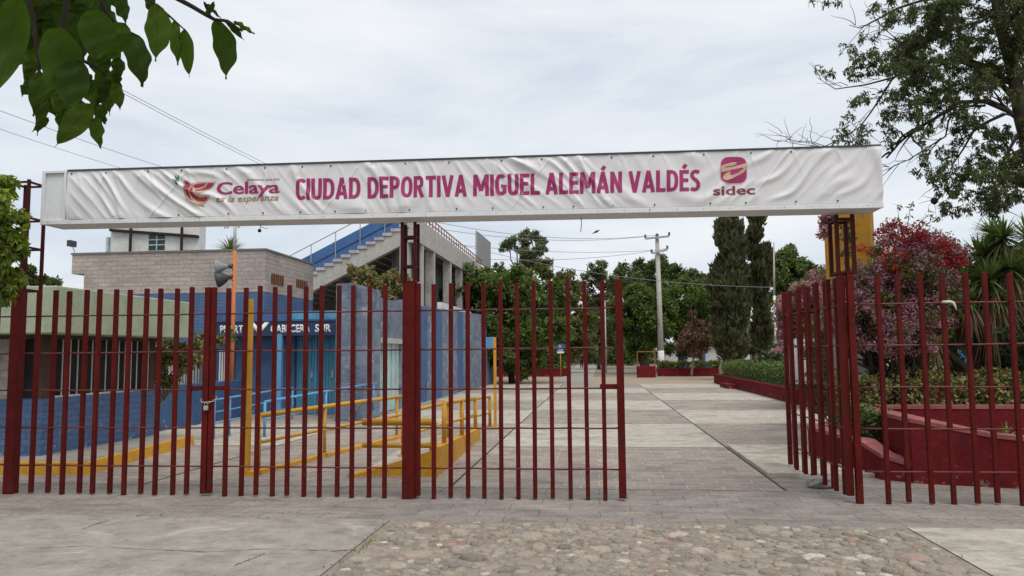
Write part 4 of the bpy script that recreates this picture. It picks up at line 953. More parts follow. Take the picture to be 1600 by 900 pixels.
lo0, lo1 = g2(490, 457), g2(628, 381)
dl = (lo0[1]-zs(lo0[0]))
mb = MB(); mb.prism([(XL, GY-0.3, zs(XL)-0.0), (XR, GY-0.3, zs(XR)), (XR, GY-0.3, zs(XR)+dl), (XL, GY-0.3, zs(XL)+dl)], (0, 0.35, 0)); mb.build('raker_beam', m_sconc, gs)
for yk in (37.5, 43, 48.5): MB().prism([(XL, yk, zs(XL)-0.05), (XR, yk, zs(XR)-0.05), (XR, yk, zs(XR)+dl), (XL, yk, zs(XL)+dl)], (0, 0.35, 0)).build('raker_beam', m_dkconc_shade, gs)  # inner beams darker than the front one, shade put into their colour
mb = MB(); mb.prism([(XL, GY+0.06, zs(XL)+0.12), (XR, GY+0.06, zs(XR)+0.12), (XR, GY+0.06, zs(XR)+1.0), (XL, GY+0.06, zs(XL)+1.0)], (0, 0.18, 0)); mb.build('blue_parapet', m_bseat, gs)
mb = MB(); mb.prism([(XL, GY+0.04, zs(XL)+0.5), (XR, GY+0.04, zs(XR)+0.5), (XR, GY+0.04, zs(XR)+0.55), (XL, GY+0.04, zs(XL)+0.55)], (0, 0.02, 0)); mb.build('parapet_groove', m_navy, gs)
mb = MB()
mb.tube([(XL, GY+0.0, zs(XL)+1.4), (XR, GY, zs(XR)+1.4)], 0.022, 6)
for k in range(0, n_st+1, 3):
    x = XL+k*stp; mb.tube([(x, GY, zs(x)+0.25), (x, GY, zs(x)+1.4)], 0.022, 6)
mb.build('stair_railing', m_grayp, gs)
bxk = PY(657, 345, GY).x
zt_ = PY(657, 343, GY).z; zb_ = PY(640, 380, GY).z
MB().box(bxk-0.28, bxk, GY-0.3, 51, zb_, zt_).build('back_parapet', m_sconc, gs)
MB().prism([(XR-0.02, GY-0.3, zb_), (bxk-0.282, GY-0.3, zb_), (bxk-0.282, GY-0.3, zt_), (XR-0.02, GY-0.3, zs(XR)+0.8)], (0, 0.35, 0)).build('end_gable', m_sconc, gs)
for y in np.arange(GY+0.3, 50, 1.6): pass
mb = MB(); nrl = 28
for k in range(nrl):
    y = GY-0.25+k*(51-GY)/nrl; mb.box(bxk-0.16, bxk-0.12, y-0.02, y+0.02, zt_, zt_+0.5)
for dz_ in (0.25, 0.5): mb.box(bxk-0.16, bxk-0.12, GY-0.25, 51, zt_+dz_-0.02, zt_+dz_+0.02)
mb.build('top_railing', m_rust, gs)
MB().box(g2(627, 400)[0], g2(640, 400)[0], GY-0.28, GY+0.3, 0, zb_+0.05).build('column', m_sconc, gs)
for pa, pb in ((660, 668), (678, 691), (704, 712), (722, 728)):
    A = PX(pa, 430, bxk-0.02); B = PX(pb, 430, bxk-0.02)
    MB().box(bxk-0.42, bxk-0.02, A.y, A.y+0.3, 0, zb_-0.002).build('column', m_sconc, gs)
MB().box(XL+2, bxk-1.6, 50.5, 50.8, 0, zb_).build('back_infill', m_dkconc_shade, gs)
MB().box(bxk-1.5, bxk-1.3, GY+0.9, 50.4, 0, zb_+0.6).build('inner_wall', m_dkconc_shade, gs)  # dark tone stands in for shade behind the columns

# scoreboard frame behind the stand, billboard over the brick building
def panel_at(px0, px1, py0, py1, Y, th, mat, name, parent):
    A = PY(px0, py1, Y); B = PY(px1, py0, Y); return MB().box(A.x, B.x, Y, Y+th, A.z, B.z).build(name, mat, parent)
c0 = PY(755, 410, 62)
t = thing('billboard_frame', 'steel back frame of a billboard standing beyond the grandstand', 'billboard', (c0.x, 62, 0))
A, B = PY(744, 361, 60), PY(764, 372, 66)
mb = MB(); zb2 = PY(744, 408, 60).z
for k in range(9):
    q = A.lerp(B, k/8); mb.box(q.x-0.06, q.x+0.06, q.y-0.06, q.y+0.06, zb2, A.z)
for z in np.linspace(zb2, A.z, 6):
    mb.tube([(A.x, A.y+0.07, z), (B.x, B.y+0.07, z)], 0.05, 4)
mb.build('steel_frame', m_grayp, t)
mb = MB(); mb.hexa([(A.x, A.y+0.2, zb2), (B.x, B.y+0.2, zb2), (B.x+.1, B.y+0.4, zb2), (A.x+.1, A.y+0.4, zb2), (A.x, A.y+0.2, A.z), (B.x, B.y+0.2, A.z), (B.x+.1, B.y+0.4, A.z), (A.x+.1, A.y+0.4, A.z)]); mb.build('sheet_panel', m_ggrey, t)
mb = MB(); 
for q in (A, B): mb.box(q.x-0.15, q.x+0.15, q.y+0.4, q.y+0.7, 0, zb2)
mb.build('mast', m_grayp, t)
wb = thing('white_building', 'white upper storey with a dark window behind the brick building', 'building', (PY(240, 370, 45).x, 45, 0))
p0 = panel_at(171, 312, 345, 420, 45, 0.8, m_wwall, 'wall', wb)
o = panel_at(232, 257.5, 366, 391, 44.97, 0.03, m_glass, 'window', wb)
A, B = PY(232, 391, 44.94), PY(257.5, 366, 44.94)
mb = MB(); mb.box((A.x+B.x)/2-.03, (A.x+B.x)/2+.03, 44.93, 44.968, A.z, B.z)
for k in (1, 2): mb.box(A.x, B.x, 44.935, 44.967, A.z+(B.z-A.z)*k/3-.03, A.z+(B.z-A.z)*k/3+.03)
mb.build('window_bars', m_turq2, o)
A, B = PY(172, 359, 44.8), PY(309, 369, 44.8)
mb = MB(); mb.hexa([(A.x, 44.7, A.z-.1), (B.x, 44.7, B.z-.1), (B.x, 44.98, B.z-.1), (A.x, 44.98, A.z-.1), (A.x, 44.7, A.z+.06), (B.x, 44.7, B.z+.06), (B.x, 44.98, B.z+.06), (A.x, 44.98, A.z+.06)])
mb.build('awning_beam', m_dark, wb)
for px_ in (204, 284):
    q = PY(px_, 370, 44.6); MB().tube([(q.x, 44.6, 4), (q.x, 44.6, PY(px_, 345, 44.6).z)], 0.09, 8).build('mast', m_dark, wb)
MB().box(PY(170, 370, 44.9).x-.12, PY(170, 370, 44.9).x, 44.8, 45.2, 4, 9.2).build('edge_post', m_turq2, wb)

# ------------------------------------------------------------------ blue railings by the entrance
def railing(name, label, pts, hs, mat, r=0.022, mid=(0.5,), posts=None, group=None, base=0.0, cat='railing', pr=0.02):
    """pts: ground points (x, y, z0); rails at heights hs follow the run"""
    t = thing(name, label, cat, pts[0], group)
    V_ = [Vector(p) for p in pts]
    for h in hs: MB().tube([v+Vector((0, 0, h)) for v in V_], r if h == max(hs) else r*0.7, 8).build('rail', mat, t, True)
    L_ = [0]
    for a, b in zip(V_[:-1], V_[1:]): L_.append(L_[-1]+(b-a).length)
    for s in (posts or [0, 1]):
        d = s*L_[-1]
        for i in range(len(V_)-1):
            if d <= L_[i+1]+1e-6:
                q = V_[i].lerp(V_[i+1], (d-L_[i])/(L_[i+1]-L_[i])); break
        MB().tube([q, q+Vector((0, 0, max(hs)))], pr, 8).build('post', mat, t, True)
        MB().lathe(q, [(pr*2.2, 0), (pr*2.2, 0.012)], 10).build('foot_plate', mat, t)
    return t
def gp(px_, py_, z=0.0): q = GD(px_, py_, z); return (q.x, q.y, z)
rA = gp(334, 686)
railing('railing', 'light blue railing with square end nearest the yellow mast', [rA, (rA[0]+0.25, rA[1]+3.3, 0.1)], (0.30, 0.52, 0.76), m_brail, 0.022, posts=[0, 0.17, 0.5, 1])
rB = gp(413, 683)
railing('railing', 'light blue railing in front of the turquoise doors', [rB, (rB[0]+0.55, rB[1]+2.6, 0.12), (rB[0]+1.0, rB[1]+4.4, 0.2)], (0.34, 0.7), m_brail, 0.028, posts=[0, 0.5, 0.97], pr=0.03)

# ------------------------------------------------------------------ yellow ramp with railings and masts
def mast(px_, py0, py1, label, Y=None, foot=True):
    q = gp(px_, py0); t = thing('height_mast', label, 'post', q, 'yellow square masts'); z1 = PY(px_, py1, q[1]).z
    r = 0.04 if foot else 0.03
    MB().box(q[0]-r, q[0]+r, q[1]-r, q[1]+r, 0.012, z1).build('shaft', m_yel, t, bevel=0.006)
    MB().box(q[0]-r-0.03, q[0]+r+0.11, q[1]-r-0.03, q[1]+r+0.05, 0, 0.014).build('foot_plate', m_yel, t)
    return t
mast(385, 743, 468, 'tall yellow square mast at the near end of the wheelchair ramp')
mast(774, 668, 527, 'thin tall yellow mast standing alone beyond the ramp', foot=False)
k1a, k1b = GD(390, 744), GD(650, 678)
def kerb_run(name, label, a, b, w_, h, mat):
    d = (b-a).normalized(); s = Vector((-d.y, d.x, 0))*w_/2
    mb = MB().hexa([a+s*-1+Vector((0, 0, -.01)), b-s+Vector((0, 0, -.01)), b+s+Vector((0, 0, -.01)), a+s+Vector((0, 0, -.01)), a-s*0.9+Vector((0, 0, h)), b-s*0.9+Vector((0, 0, h)), b+s*0.9+Vector((0, 0, h)), a+s*0.9+Vector((0, 0, h))])
    return tag(mb.build(name, mat, None, bevel=0.006), label, 'kerb')
kerb_run('kerb', 'thin yellow kerb along the left side of the wheelchair ramp', k1a, k1b, 0.12, 0.06, m_yel)
ra = k1a+Vector((0.05, 0.25, 0.06))
railing('railing', 'long yellow handrail rising along the left side of the ramp', [tuple(k1a+Vector((0.08, 0.1, .06))), tuple(k1a.lerp(k1b, 0.5)+Vector((0, 0, .06))), tuple(k1b+Vector((0, 0, .06)))], (0.38, 0.74), m_yel, 0.035, posts=[0.0, 0.33, 0.62, 0.83, 1.0], pr=0.026)
# raised wedge
ramp_o = thing('ramp', 'solid yellow edged wheelchair ramp block rising to the right', 'ramp', (-2.6, 11, 0))
wa, wb_ = -3.27, -2.12
yf, yk = 10.16, 14.8
mb = MB(); mb.prism([(wa, yf, 0), (wb_, yf, 0), (wb_, yf, 0.36)], (0, 0.14, 0)); mb.build('front_wedge', m_yel, ramp_o)
mb = MB(); mb.hexa([(wb_-0.14, yf+0.142, 0), (wb_+0.002, yf+0.142, 0), (wb_-0.13, yk, 0), (wb_-0.27, yk, 0), (wb_-0.14, yf+0.142, 0.37), (wb_+0.002, yf+0.142, 0.37), (wb_-0.13, yk, 0.2), (wb_-0.27, yk, 0.2)]); mb.build('side_wall', m_yel, ramp_o)
mb = MB(); mb.hexa([(wa, yf+0.143, 0), (wb_-0.145, yf+0.143, 0), (wb_-0.28, yk, 0), (wa-.12, yk, 0), (wa, yf+0.143, 0.005), (wb_-0.145, yf+0.143, 0.30), (wb_-0.28, yk, 0.15), (wa-.12, yk, 0.0051)]); mb.build('walking_slab', m_conc_l, ramp_o)
railing('railing', 'thick short yellow barrier rail facing the gate on the ramp', [(-3.16, 10.22, 0), (-2.17, 10.22, 0)], (0.40, 0.71), m_yel, 0.05, posts=[0.985], pr=0.045)
railing('railing', 'yellow handrail on the raised right side of the ramp', [(wb_-0.08, 11.0, 0.33), (wb_-0.1, 12.6, 0.28), (wb_-0.18, 14.5, 0.2)], (0.28, 0.58), m_yel, 0.03, posts=[0, 0.45, 1], pr=0.035)
railing('railing', 'yellow handrail in the middle of the ramp ending over the barrier', [(-3.02, 11.85, 0.05), (-2.75, 13.6, 0.08), (-2.4, 17.2, 0.0)], (0.3, 0.66), m_yel, 0.03, posts=[0, 0.4, 1], pr=0.035)
m0 = gp(549, 746)
tag(kerb_run('kerb', '', Vector((m0[0], m0[1], 0)), Vector((-2.9, 11.6, 0)), 0.14, 0.05, m_yel), 'yellow bolted kerb rail starting left of the ramp wedge', 'kerb')

# ------------------------------------------------------------------ poles, wires, signs, person, bird
up = thing('utility_pole', 'tall concrete utility pole with two crossarms behind the far planter', 'utility pole', (GD(1034, 584).x, 60, 0))
U0 = PY(1034, 583, 60); U1 = PY(1026.5, 366, 60)
MB().tube([(U0.x, 60, 0), (U1.x, 60, U1.z)], 0.24, 10, 0.15).build('shaft', m_cpole, up, True)
MB().tube([(U0.x, 60, 0.02), U0.lerp(Vector((U1.x, 60, U1.z)), 0.16)], 0.246, 10, 0.23).build('white_band', m_wwall, up, True)
for pa, pb, nm in (((1008, 373), (1046, 369), 3), ((1018, 396), (1043, 390), 2)):
    A, B = PY(*pa, 59.75), PY(*pb, 59.75)
    MB().tube([A, B], 0.07, 4, square=True).build('crossarm', m_grayp, up)
    for k in range(nm):
        q = A.lerp(B, k/(nm-1)*0.98+0.01); MB().lathe(q+Vector((0, 0, 0.06)), [(0.05, 0), (0.11, 0.06), (0.06, 0.12), (0.10, 0.2), (0.04, 0.26)], 8).build('insulator', m_hornd, up)
wires = 0
def wire(a, b, sag, label, r=0.012):
    mb = MB(); pts = [a.lerp(b, k/24)-Vector((0, 0, sag*4*(k/24)*(1-k/24))) for k in range(25)]
    mb.tube(pts, r, 5); return tag(mb.build('overhead_wire', m_wire, None), label, 'wire', 'overhead wires')
wire(PY(-120, 128, 13), PY(560, 330, 40), 0.5, 'overhead wire sloping down across the left sky, the upper of the low pair', 0.007)
wire(PY(-120, 160, 13), PY(520, 330, 40), 0.5, 'overhead wire across the left sky, the lowest of all', 0.006)
wire(PY(150, 118, 13), PY(640, 348, 40), 0.3, 'overhead wire ending above the banner, upper line of the close pair', 0.006)
wire(PY(150, 123, 13), PY(638, 352, 40), 0.3, 'overhead wire ending above the banner, lower line of the close pair', 0.006)
wire(PY(1009, 369, 59.7), PY(560, 318, 44), 0.9, 'overhead wire from the left tip of the upper crossarm', 0.017)
wire(PY(1028, 367, 59.7), PY(520, 322, 44), 1.1, 'overhead wire from the middle of the upper crossarm', 0.017)
wire(PY(1019, 391, 59.7), PY(560, 360, 44), 0.6, 'overhead wire from the left end of the lower crossarm', 0.016)
wire(PY(1042, 388, 59.7), PY(520, 378, 44), 1.0, 'overhead wire from the right end of the lower crossarm', 0.016)
wire(PY(1210, 449, 38), PY(620, 352, 42), 0.8, 'pale overhead wire running in front of the cypresses', 0.013)
# flagpole, thin lamp post
fp = PY(1213, 545, 38)
t = thing('flagpole', 'slender flagpole, ochre above and white below, by the cypresses', 'flagpole', (fp.x, 38, 0))
zm = PY(1211, 462, 38).z
MB().tube([(fp.x, 38, 0.3), (fp.x, 38, zm)], 0.075, 10, 0.06).build('white_shaft', m_wwall, t, True)
MB().tube([(fp.x, 38, zm), (PY(1209, 378, 38).x, 38, PY(1209, 378, 38).z)], 0.055, 10, 0.03).build('ochre_shaft', m_cpole, t, True)
lp = PY(947, 560, 66)
t = thing('lamp_post', 'thin white lamp post among the trees beside the path', 'lamp post', (lp.x, 66, 0))
MB().tube([(lp.x, 66, 0), (lp.x, 66, PY(947, 470, 66).z)], 0.06, 8, 0.04).build('shaft', m_wwall, t, True)
MB().tube([(lp.x, 66, PY(947, 472, 66).z), (lp.x+0.35, 66, PY(947, 470, 66).z)], 0.05, 8, 0.08).build('lamp_head', m_grayp, t, True)
gpz = PY(888, 440, 72)
t = thing('globe_lamp', 'globe lamp on a slim post showing between the far trees', 'lamp post', (gpz.x, 72, 0))
q = PY(886, 466, 72); MB().tube([(q.x, 72, 0), (q.x, 72, q.z)], 0.05, 8).build('shaft', m_wwall, t, True)
MB().lathe((q.x, 72, q.z-0.3), [(0.05, 0), (0.2, 0.12), (0.28, 0.3), (0.2, 0.5), (0.05, 0.58)], 14).build('globe', m_swhite, t, True)
# wheelchair sign
A, B = PY(870.5, 549, 54.5), PY(881, 538, 54.5)
t = thing('access_sign', 'small blue and white wheelchair sign on a thin yellow post', 'sign', ((A.x+B.x)/2, 54.5, 0))
cxm = (A.x+B.x)/2
MB().box(A.x, B.x, 54.47, 54.49, A.z, B.z).build('blue_plate', m_sblue, t)
MB().box(A.x, B.x, 54.47, 54.49, A.z-0.14, A.z-0.003).build('white_plate', m_swhite, t)
MB().tube([(cxm, 54.52, 0), (cxm, 54.52, B.z)], 0.03, 8).build('post', m_yel, t, True)
s_ = B.z-A.z; mb = MB()
def gl(u, v): return (cxm+u*s_, 54.466, A.z+v*s_)
def disc(u, v, r): mb.add([gl(u+r*math.cos(k*math.pi/5), v+r*math.sin(k*math.pi/5)) for k in range(10)], [tuple(range(10))])
disc(-0.07, 0.84, 0.085)
for P in ([(-0.14, 0.74), (-0.04, 0.74), (-0.02, 0.42), (-0.12, 0.42)], [(-0.1, 0.42), (0.18, 0.42), (0.18, 0.5), (-0.1, 0.5)], [(0.12, 0.44), (0.2, 0.44), (0.32, 0.16), (0.24, 0.14)], [(-0.06, 0.6), (0.14, 0.6), (0.14, 0.66), (-0.06, 0.66)]):
    mb.add([gl(*p) for p in P], [(0, 1, 2, 3)])
for k in range(9):
    a0, a1 = math.radians(110+k*26), math.radians(110+(k+1)*26); mb.add([gl(-.04+r*math.cos(a), .34+r*math.sin(a)) for r, a in ((.27, a0), (.27, a1), (.19, a1), (.19, a0))], [(0, 1, 2, 3)])
mb.build('wheelchair_symbol', m_swhite, t)
def skin(name, verts, edges, radii, mat, parent, sub=1):
    me = bpy.data.meshes.new(name); me.from_pydata([tuple(v) for v in verts], edges, []); o = link(name, me, mat, parent)
    sm = o.modifiers.new('skin', 'SKIN'); sm.use_smooth_shade = True
    for i, r in enumerate(radii): me.skin_vertices[0].data[i].radius = (r, r) if not isinstance(r, tuple) else r
    me.skin_vertices[0].data[0].use_root = True
    ss = o.modifiers.new('sub', 'SUBSURF'); ss.levels = sub; ss.render_levels = sub
    return o
m_skin = surf('skin_tone', (0.28, 0.16, 0.11, 1), 0.1, 5, 0.6, 30, 0); m_shirt = surf('red_shirt', (0.22, 0.02, 0.03, 1), 0.2, 5, 0.9, 30, 0.1); m_trou = surf('dark_trousers', (0.025, 0.027, 0.035, 1), 0.2, 5, 0.9, 30, 0.1); m_hair = surf('black_hair', (0.015, 0.012, 0.01, 1), 0.2, 5, 0.7, 30, 0)
pf = GD(909, 576); P0 = Vector((pf.x, pf.y, 0))
per = thing('person', 'distant person in a red top and dark trousers walking on the path', 'person', P0)
Vp = [(0, 0, .92), (0, 0, 1.15), (0, 0, 1.38), (0, 0, 1.48), (0, -.01, 1.60), (0, -.01, 1.68),
      (.19, 0, 1.38), (.24, .04, 1.12), (.24, -.04, .88), (.24, -.06, .78), (-.19, 0, 1.38), (-.24, -.04, 1.12), (-.23, -.14, .9), (-.23, -.17, .80),
      (.09, 0, .88), (.10, -.10, .5), (.10, -.02, .08), (.10, -.16, .04), (-.09, 0, .88), (-.10, .06, .5), (-.10, .20, .10), (-.10, .10, .04)]
Ep = [(0, 1), (1, 2), (2, 3), (3, 4), (4, 5), (2, 6), (6, 7), (7, 8), (8, 9), (2, 10), (10, 11), (11, 12), (12, 13), (0, 14), (14, 15), (15, 16), (16, 17), (0, 18), (18, 19), (19, 20), (20, 21)]
Rp = [(.15, .11), (.14, .10), (.16, .11), .06, .095, .085, .06, .045, .035, .04, .06, .045, .035, .04, .085, .06, .042, .04, .085, .06, .042, .04]
skin('body', [P0+Vector(v) for v in Vp], Ep, Rp, m_skin, per)
it = [0, 1, 2, 6, 7, 10, 11]; skin('shirt', [P0+Vector(Vp[i]) for i in it], [(0, 1), (1, 2), (2, 3), (3, 4), (2, 5), (5, 6)], [(.18, .14), (.17, .13), (.18, .135), .085, .065, .085, .065], m_shirt, per)
it = [0, 14, 15, 16, 18, 19, 20]; skin('trousers', [P0+Vector(Vp[i]) for i in it], [(0, 1), (1, 2), (2, 3), (0, 4), (4, 5), (5, 6)], [(.16, .12), .105, .08, .06, .105, .08, .06], m_trou, per)
MB().lathe(P0+Vector((0, .012, 1.60)), [(.085, 0), (.108, .05), (.10, .10), (.06, .135), (.01, .145)], 12).build('hair', m_hair, per, True)
bd = PY(932, 364, 55)
mb = MB(); mb.lathe(bd+Vector((-0.16, 0, 0.02)), [(0.01, 0), (0.05, 0.04), (0.085, 0.12), (0.09, 0.2), (0.06, 0.28), (0.055, 0.31), (0.055, 0.35), (0.02, 0.39), (0.008, 0.43)], 10, (0.9, 0, 0.45))
mb.tube([bd+Vector((-0.13, 0, 0.03)), bd+Vector((-0.3, 0, -0.03))], [0.04, 0.03], 6)
tag(mb.build('bird', m_hornd, None, True), 'small dark bird perched on the wire left of the utility pole', 'bird')
# cable remnants hanging under the beam
hg = PY(407, 350, 8.7)
mb = MB(); mb.tube([hg+Vector((0, 0, 0.04)), hg, hg+Vector((0.005, 0, -0.03)), hg+Vector((-0.01, 0, -0.07))], 0.004, 6); mb.lathe(hg+Vector((-.01, 0, -.10)), [(.01, 0), (.022, .01), (.022, .03), (.008, .04)], 8); mb.tube([hg+Vector((0, 0, -.03)), hg+Vector((.05, 0, -.05)), hg+Vector((.09, 0, -.06))], 0.003, 6)
tag(mb.build('hanging_cable', m_dark, None), 'short loose cable with a bulb holder hanging under the sign beam', 'cable')
hg = PY(908, 341, 8.7); mb = MB(); mb.tube([hg+Vector((0, 0, .03)), hg+Vector((0.004, 0, -.07)), hg+Vector((-.008, 0, -.16))], 0.004, 6)
tag(mb.build('hanging_cable', m_dark, None), 'bare cable end hanging under the middle of the sign beam', 'cable')

# far buildings on the right
fb_ = thing('pavilion', 'low white pavilion with blue doors behind the far trees', 'building', (PY(1110, 560, 72).x, 72, 0))
panel_at(1040, 1230, 540, 578, 72, 5, m_wwall, 'wall', fb_); panel_at(1036, 1234, 533, 540, 71.6, 5.8, m_ggrey, 'roof_slab', fb_)
for a, b in ((1060, 1072), (1092, 1102), (1135, 1146)): panel_at(a, b, 546, 578, 71.96, 0.03, m_sblue, 'door', fb_)
kb = thing('kiosk', 'bright blue kiosk front behind the planted bed at right', 'kiosk', (PY(1535, 560, 26).x, 26, 0))
panel_at(1500, 1575, 543, 580, 26, 2, m_sblue, 'front', kb); panel_at(1488, 1502, 543, 580, 26.02, 2, m_wwall, 'white_panel', kb); panel_at(1440, 1580, 580, 606, 25.8, 2.3, m_pillar, 'base', kb)
tag(panel_at(1237, 1322, 528, 600, 24, 0.3, m_wwall, 'white_wall', None), 'white garden wall behind the open gate leaf', 'wall')

# ------------------------------------------------------------------ vegetation
def C3(px_, py_, rpx, Y, dy=0.0, sq=0.85): p = PY(px_, py_, Y+dy); return (p.x, p.y, p.z, px2m(rpx, Y), sq)
def tree(name, label, Y, clumps, leaf, n, size, trunk_px, mat_b=None, trunk_r=0.18, fork=0.35, seed=1, base_z=0.0, group=None, spread=1.0, **kw):
    g = random.Random(seed)
    cl = [C3(a, b, r, Y, g.uniform(-1, 1)*px2m(r, Y)*spread) for a, b, r in clumps]
    base = PY(trunk_px, 560, Y); base.z = base_z
    t = thing(name, label, 'tree', base, group)
    top = Vector(max(cl, key=lambda c: c[2])[:3]); cen = Vector([sum(c[i] for c in cl)/len(cl) for i in range(3)])
    forkp = base.lerp(Vector((cen.x, cen.y, cen.z)), fork); mb = MB()
    pts = limb(mb, base, forkp, trunk_r*1.15, trunk_r*0.75, 0, 0.03, 5, seed)
    for i, c in enumerate(cl):
        limb(mb, forkp-Vector((0, 0, 0.1)), Vector(c[:3])+Vector((0, 0, c[3]*0.3)), trunk_r*0.55, trunk_r*0.1, 0.08, 0.05, 6, seed+i)
    mb.build('trunk', mat_b or m_bark, t, True)
    foliage('crown', cl, n, size, leaf, t, seed, **kw)
    return t
tree('laurel_tree', 'broad dense green tree at the end of the stadium wall', 43, [(725, 455, 34), (745, 432, 30), (785, 440, 40), (825, 450, 40), (760, 475, 45), (815, 490, 48), (790, 530, 48), (845, 525, 42), (860, 470, 35), (745, 520, 40), (855, 500, 35), (770, 560, 30), (820, 562, 30), (712, 490, 28)], lf_ficus, 52000, 0.27, 800, seed=11)
tree('tall_tree', 'tall open crowned tree rising alone above the bushy canopy', 72, [(800, 378, 16), (818, 368, 15), (838, 372, 16), (845, 388, 12), (815, 392, 18), (832, 400, 18), (790, 385, 10), (820, 412, 20)], lf_olive, 7000, 0.28, 822, trunk_r=0.22, fork=0.6, seed=12, nsub=9)
tree('mesquite_tree', 'brownish olive tree right of the broad green tree', 66, [(872, 440, 26), (890, 462, 30), (868, 475, 28), (905, 495, 30), (880, 515, 30), (850, 420, 18), (895, 535, 24)], lf_ash, 22000, 0.3, 884, seed=13)
tree('feathery_tree', 'feathery grey green tree with a ragged top near the path', 80, [(935, 422, 18), (922, 440, 20), (945, 445, 24), (930, 475, 30), (955, 480, 26), (925, 510, 28), (950, 520, 26)], lf_olive, 18000, 0.3, 936, seed=14, nsub=20, sub=0.25)
tree('dark_tree', 'dark rounded tree behind the utility pole', 84, [(985, 430, 24), (1010, 420, 22), (1035, 418, 22), (1055, 432, 20), (975, 455, 26), (1005, 450, 30), (1085, 440, 14), (1070, 448, 20), (1040, 450, 28)], lf_dark, 24000, 0.34, 1010, seed=15)
tree('laurel_tree', 'mid green spreading tree left of the utility pole', 62, [(985, 465, 28), (1008, 470, 32), (1000, 505, 34), (980, 500, 26), (1015, 530, 26), (990, 540, 24), (968, 480, 18)], lf_green, 26000, 0.27, 1008, trunk_r=0.3, seed=16)
tree('laurel_tree', 'mid green spreading tree right of the utility pole', 64, [(1055, 460, 32), (1085, 462, 30), (1070, 495, 38), (1045, 500, 30), (1100, 490, 26), (1060, 530, 28), (1095, 520, 24), (1030, 480, 24), (1108, 460, 18)], lf_green, 30000, 0.27, 1062, trunk_r=0.3, seed=17)
tree('dead_tree', 'small dead tree with brown withered leaves in the far planter', 54, [(1080, 492, 7), (1084, 508, 12), (1100, 512, 12), (1075, 528, 16), (1095, 532, 18), (1064, 538, 11), (1112, 528, 10), (1088, 545, 14)], lf_brown, 4200, 0.22, 1080, m_barkf, 0.08, 0.45, seed=18)
tree('light_tree', 'light green round tree right of the cypresses', 62, [(1215, 425, 22), (1235, 408, 22), (1252, 420, 20), (1222, 450, 24), (1245, 440, 24), (1230, 395, 14), (1262, 445, 22)], lf_light, 20000, 0.27, 1235, seed=19)
tree('light_tree', 'pale leafed tree just left of the taller cypress', 70, [(1090, 432, 12), (1100, 445, 14), (1082, 428, 9)], lf_olive, 2500, 0.28, 1095, seed=20)
tree('laurel_tree', 'olive green leafy tree under the grandstand slope', 27, [(565, 432, 22), (585, 440, 24), (600, 455, 26), (620, 440, 22), (575, 460, 26), (560, 452, 18), (630, 460, 20), (605, 475, 24)], lf_shrub, 9000, 0.15, 600, seed=21)
tree('flame_tree', 'dark leaved tree in front of the far grandstand bays', 47, [(705, 470, 16), (700, 488, 16), (716, 480, 14)], lf_ash, 2500, 0.22, 708, seed=22)
tree('distant_tree', 'dark tree line tree beyond the guard booth roof', 60, [(70, 437, 10), (85, 440, 10), (55, 438, 12), (40, 425, 16)], lf_dark, 3500, 0.3, 65, seed=23)
# palm behind the brick building
pq = PY(360, 390, 34)
t = thing('palm_tree', 'fan of palm fronds showing above the brick building roof', 'tree', (pq.x, 34, 0))
MB().tube([(pq.x, 34, 0), (pq.x+0.1, 34, pq.z*0.6), (pq.x, 34, pq.z)], 0.2, 9, 0.13).build('trunk', m_barkg, t, True)
def blades(center, n, L, W, g, zmin=-0.2, droop=0.35, seg_=4, zmax=1.0):
    V_, F_ = [], []; c = np.array(center)
    for k in range(n):
        z = g.uniform(zmin, zmax); a = g.uniform(0, 2*math.pi); r_ = math.sqrt(max(0, 1-z*z)); d = np.array([r_*math.cos(a), r_*math.sin(a), z]); l = L*g.uniform(0.75, 1.1)
        s = np.cross(d, [0, 0, 1]); s = s/(np.linalg.norm(s)+1e-6); o0 = len(V_); 
        for i in range(seg_+1):
            u = i/seg_; p = c+d*l*u-np.array([0, 0, droop*l*u*u]); w_ = W*(0.6+0.8*u if u < 0.4 else 0.92*(1-u)/0.6+0.03)
            V_ += [p-s*w_, p+s*w_]
        for i in range(seg_): F_.append((o0+2*i, o0+2*i+1, o0+2*i+3, o0+2*i+2))
    return np.array(V_), np.array(F_, dtype=np.int32)
V_, F_ = blades((pq.x, 34, pq.z-0.1), 150, 1.15, 0.03, np.random.default_rng(2), -0.1, 0.25)
link('fronds', mesh_quads('fronds', V_, F_), lf_olive, t)
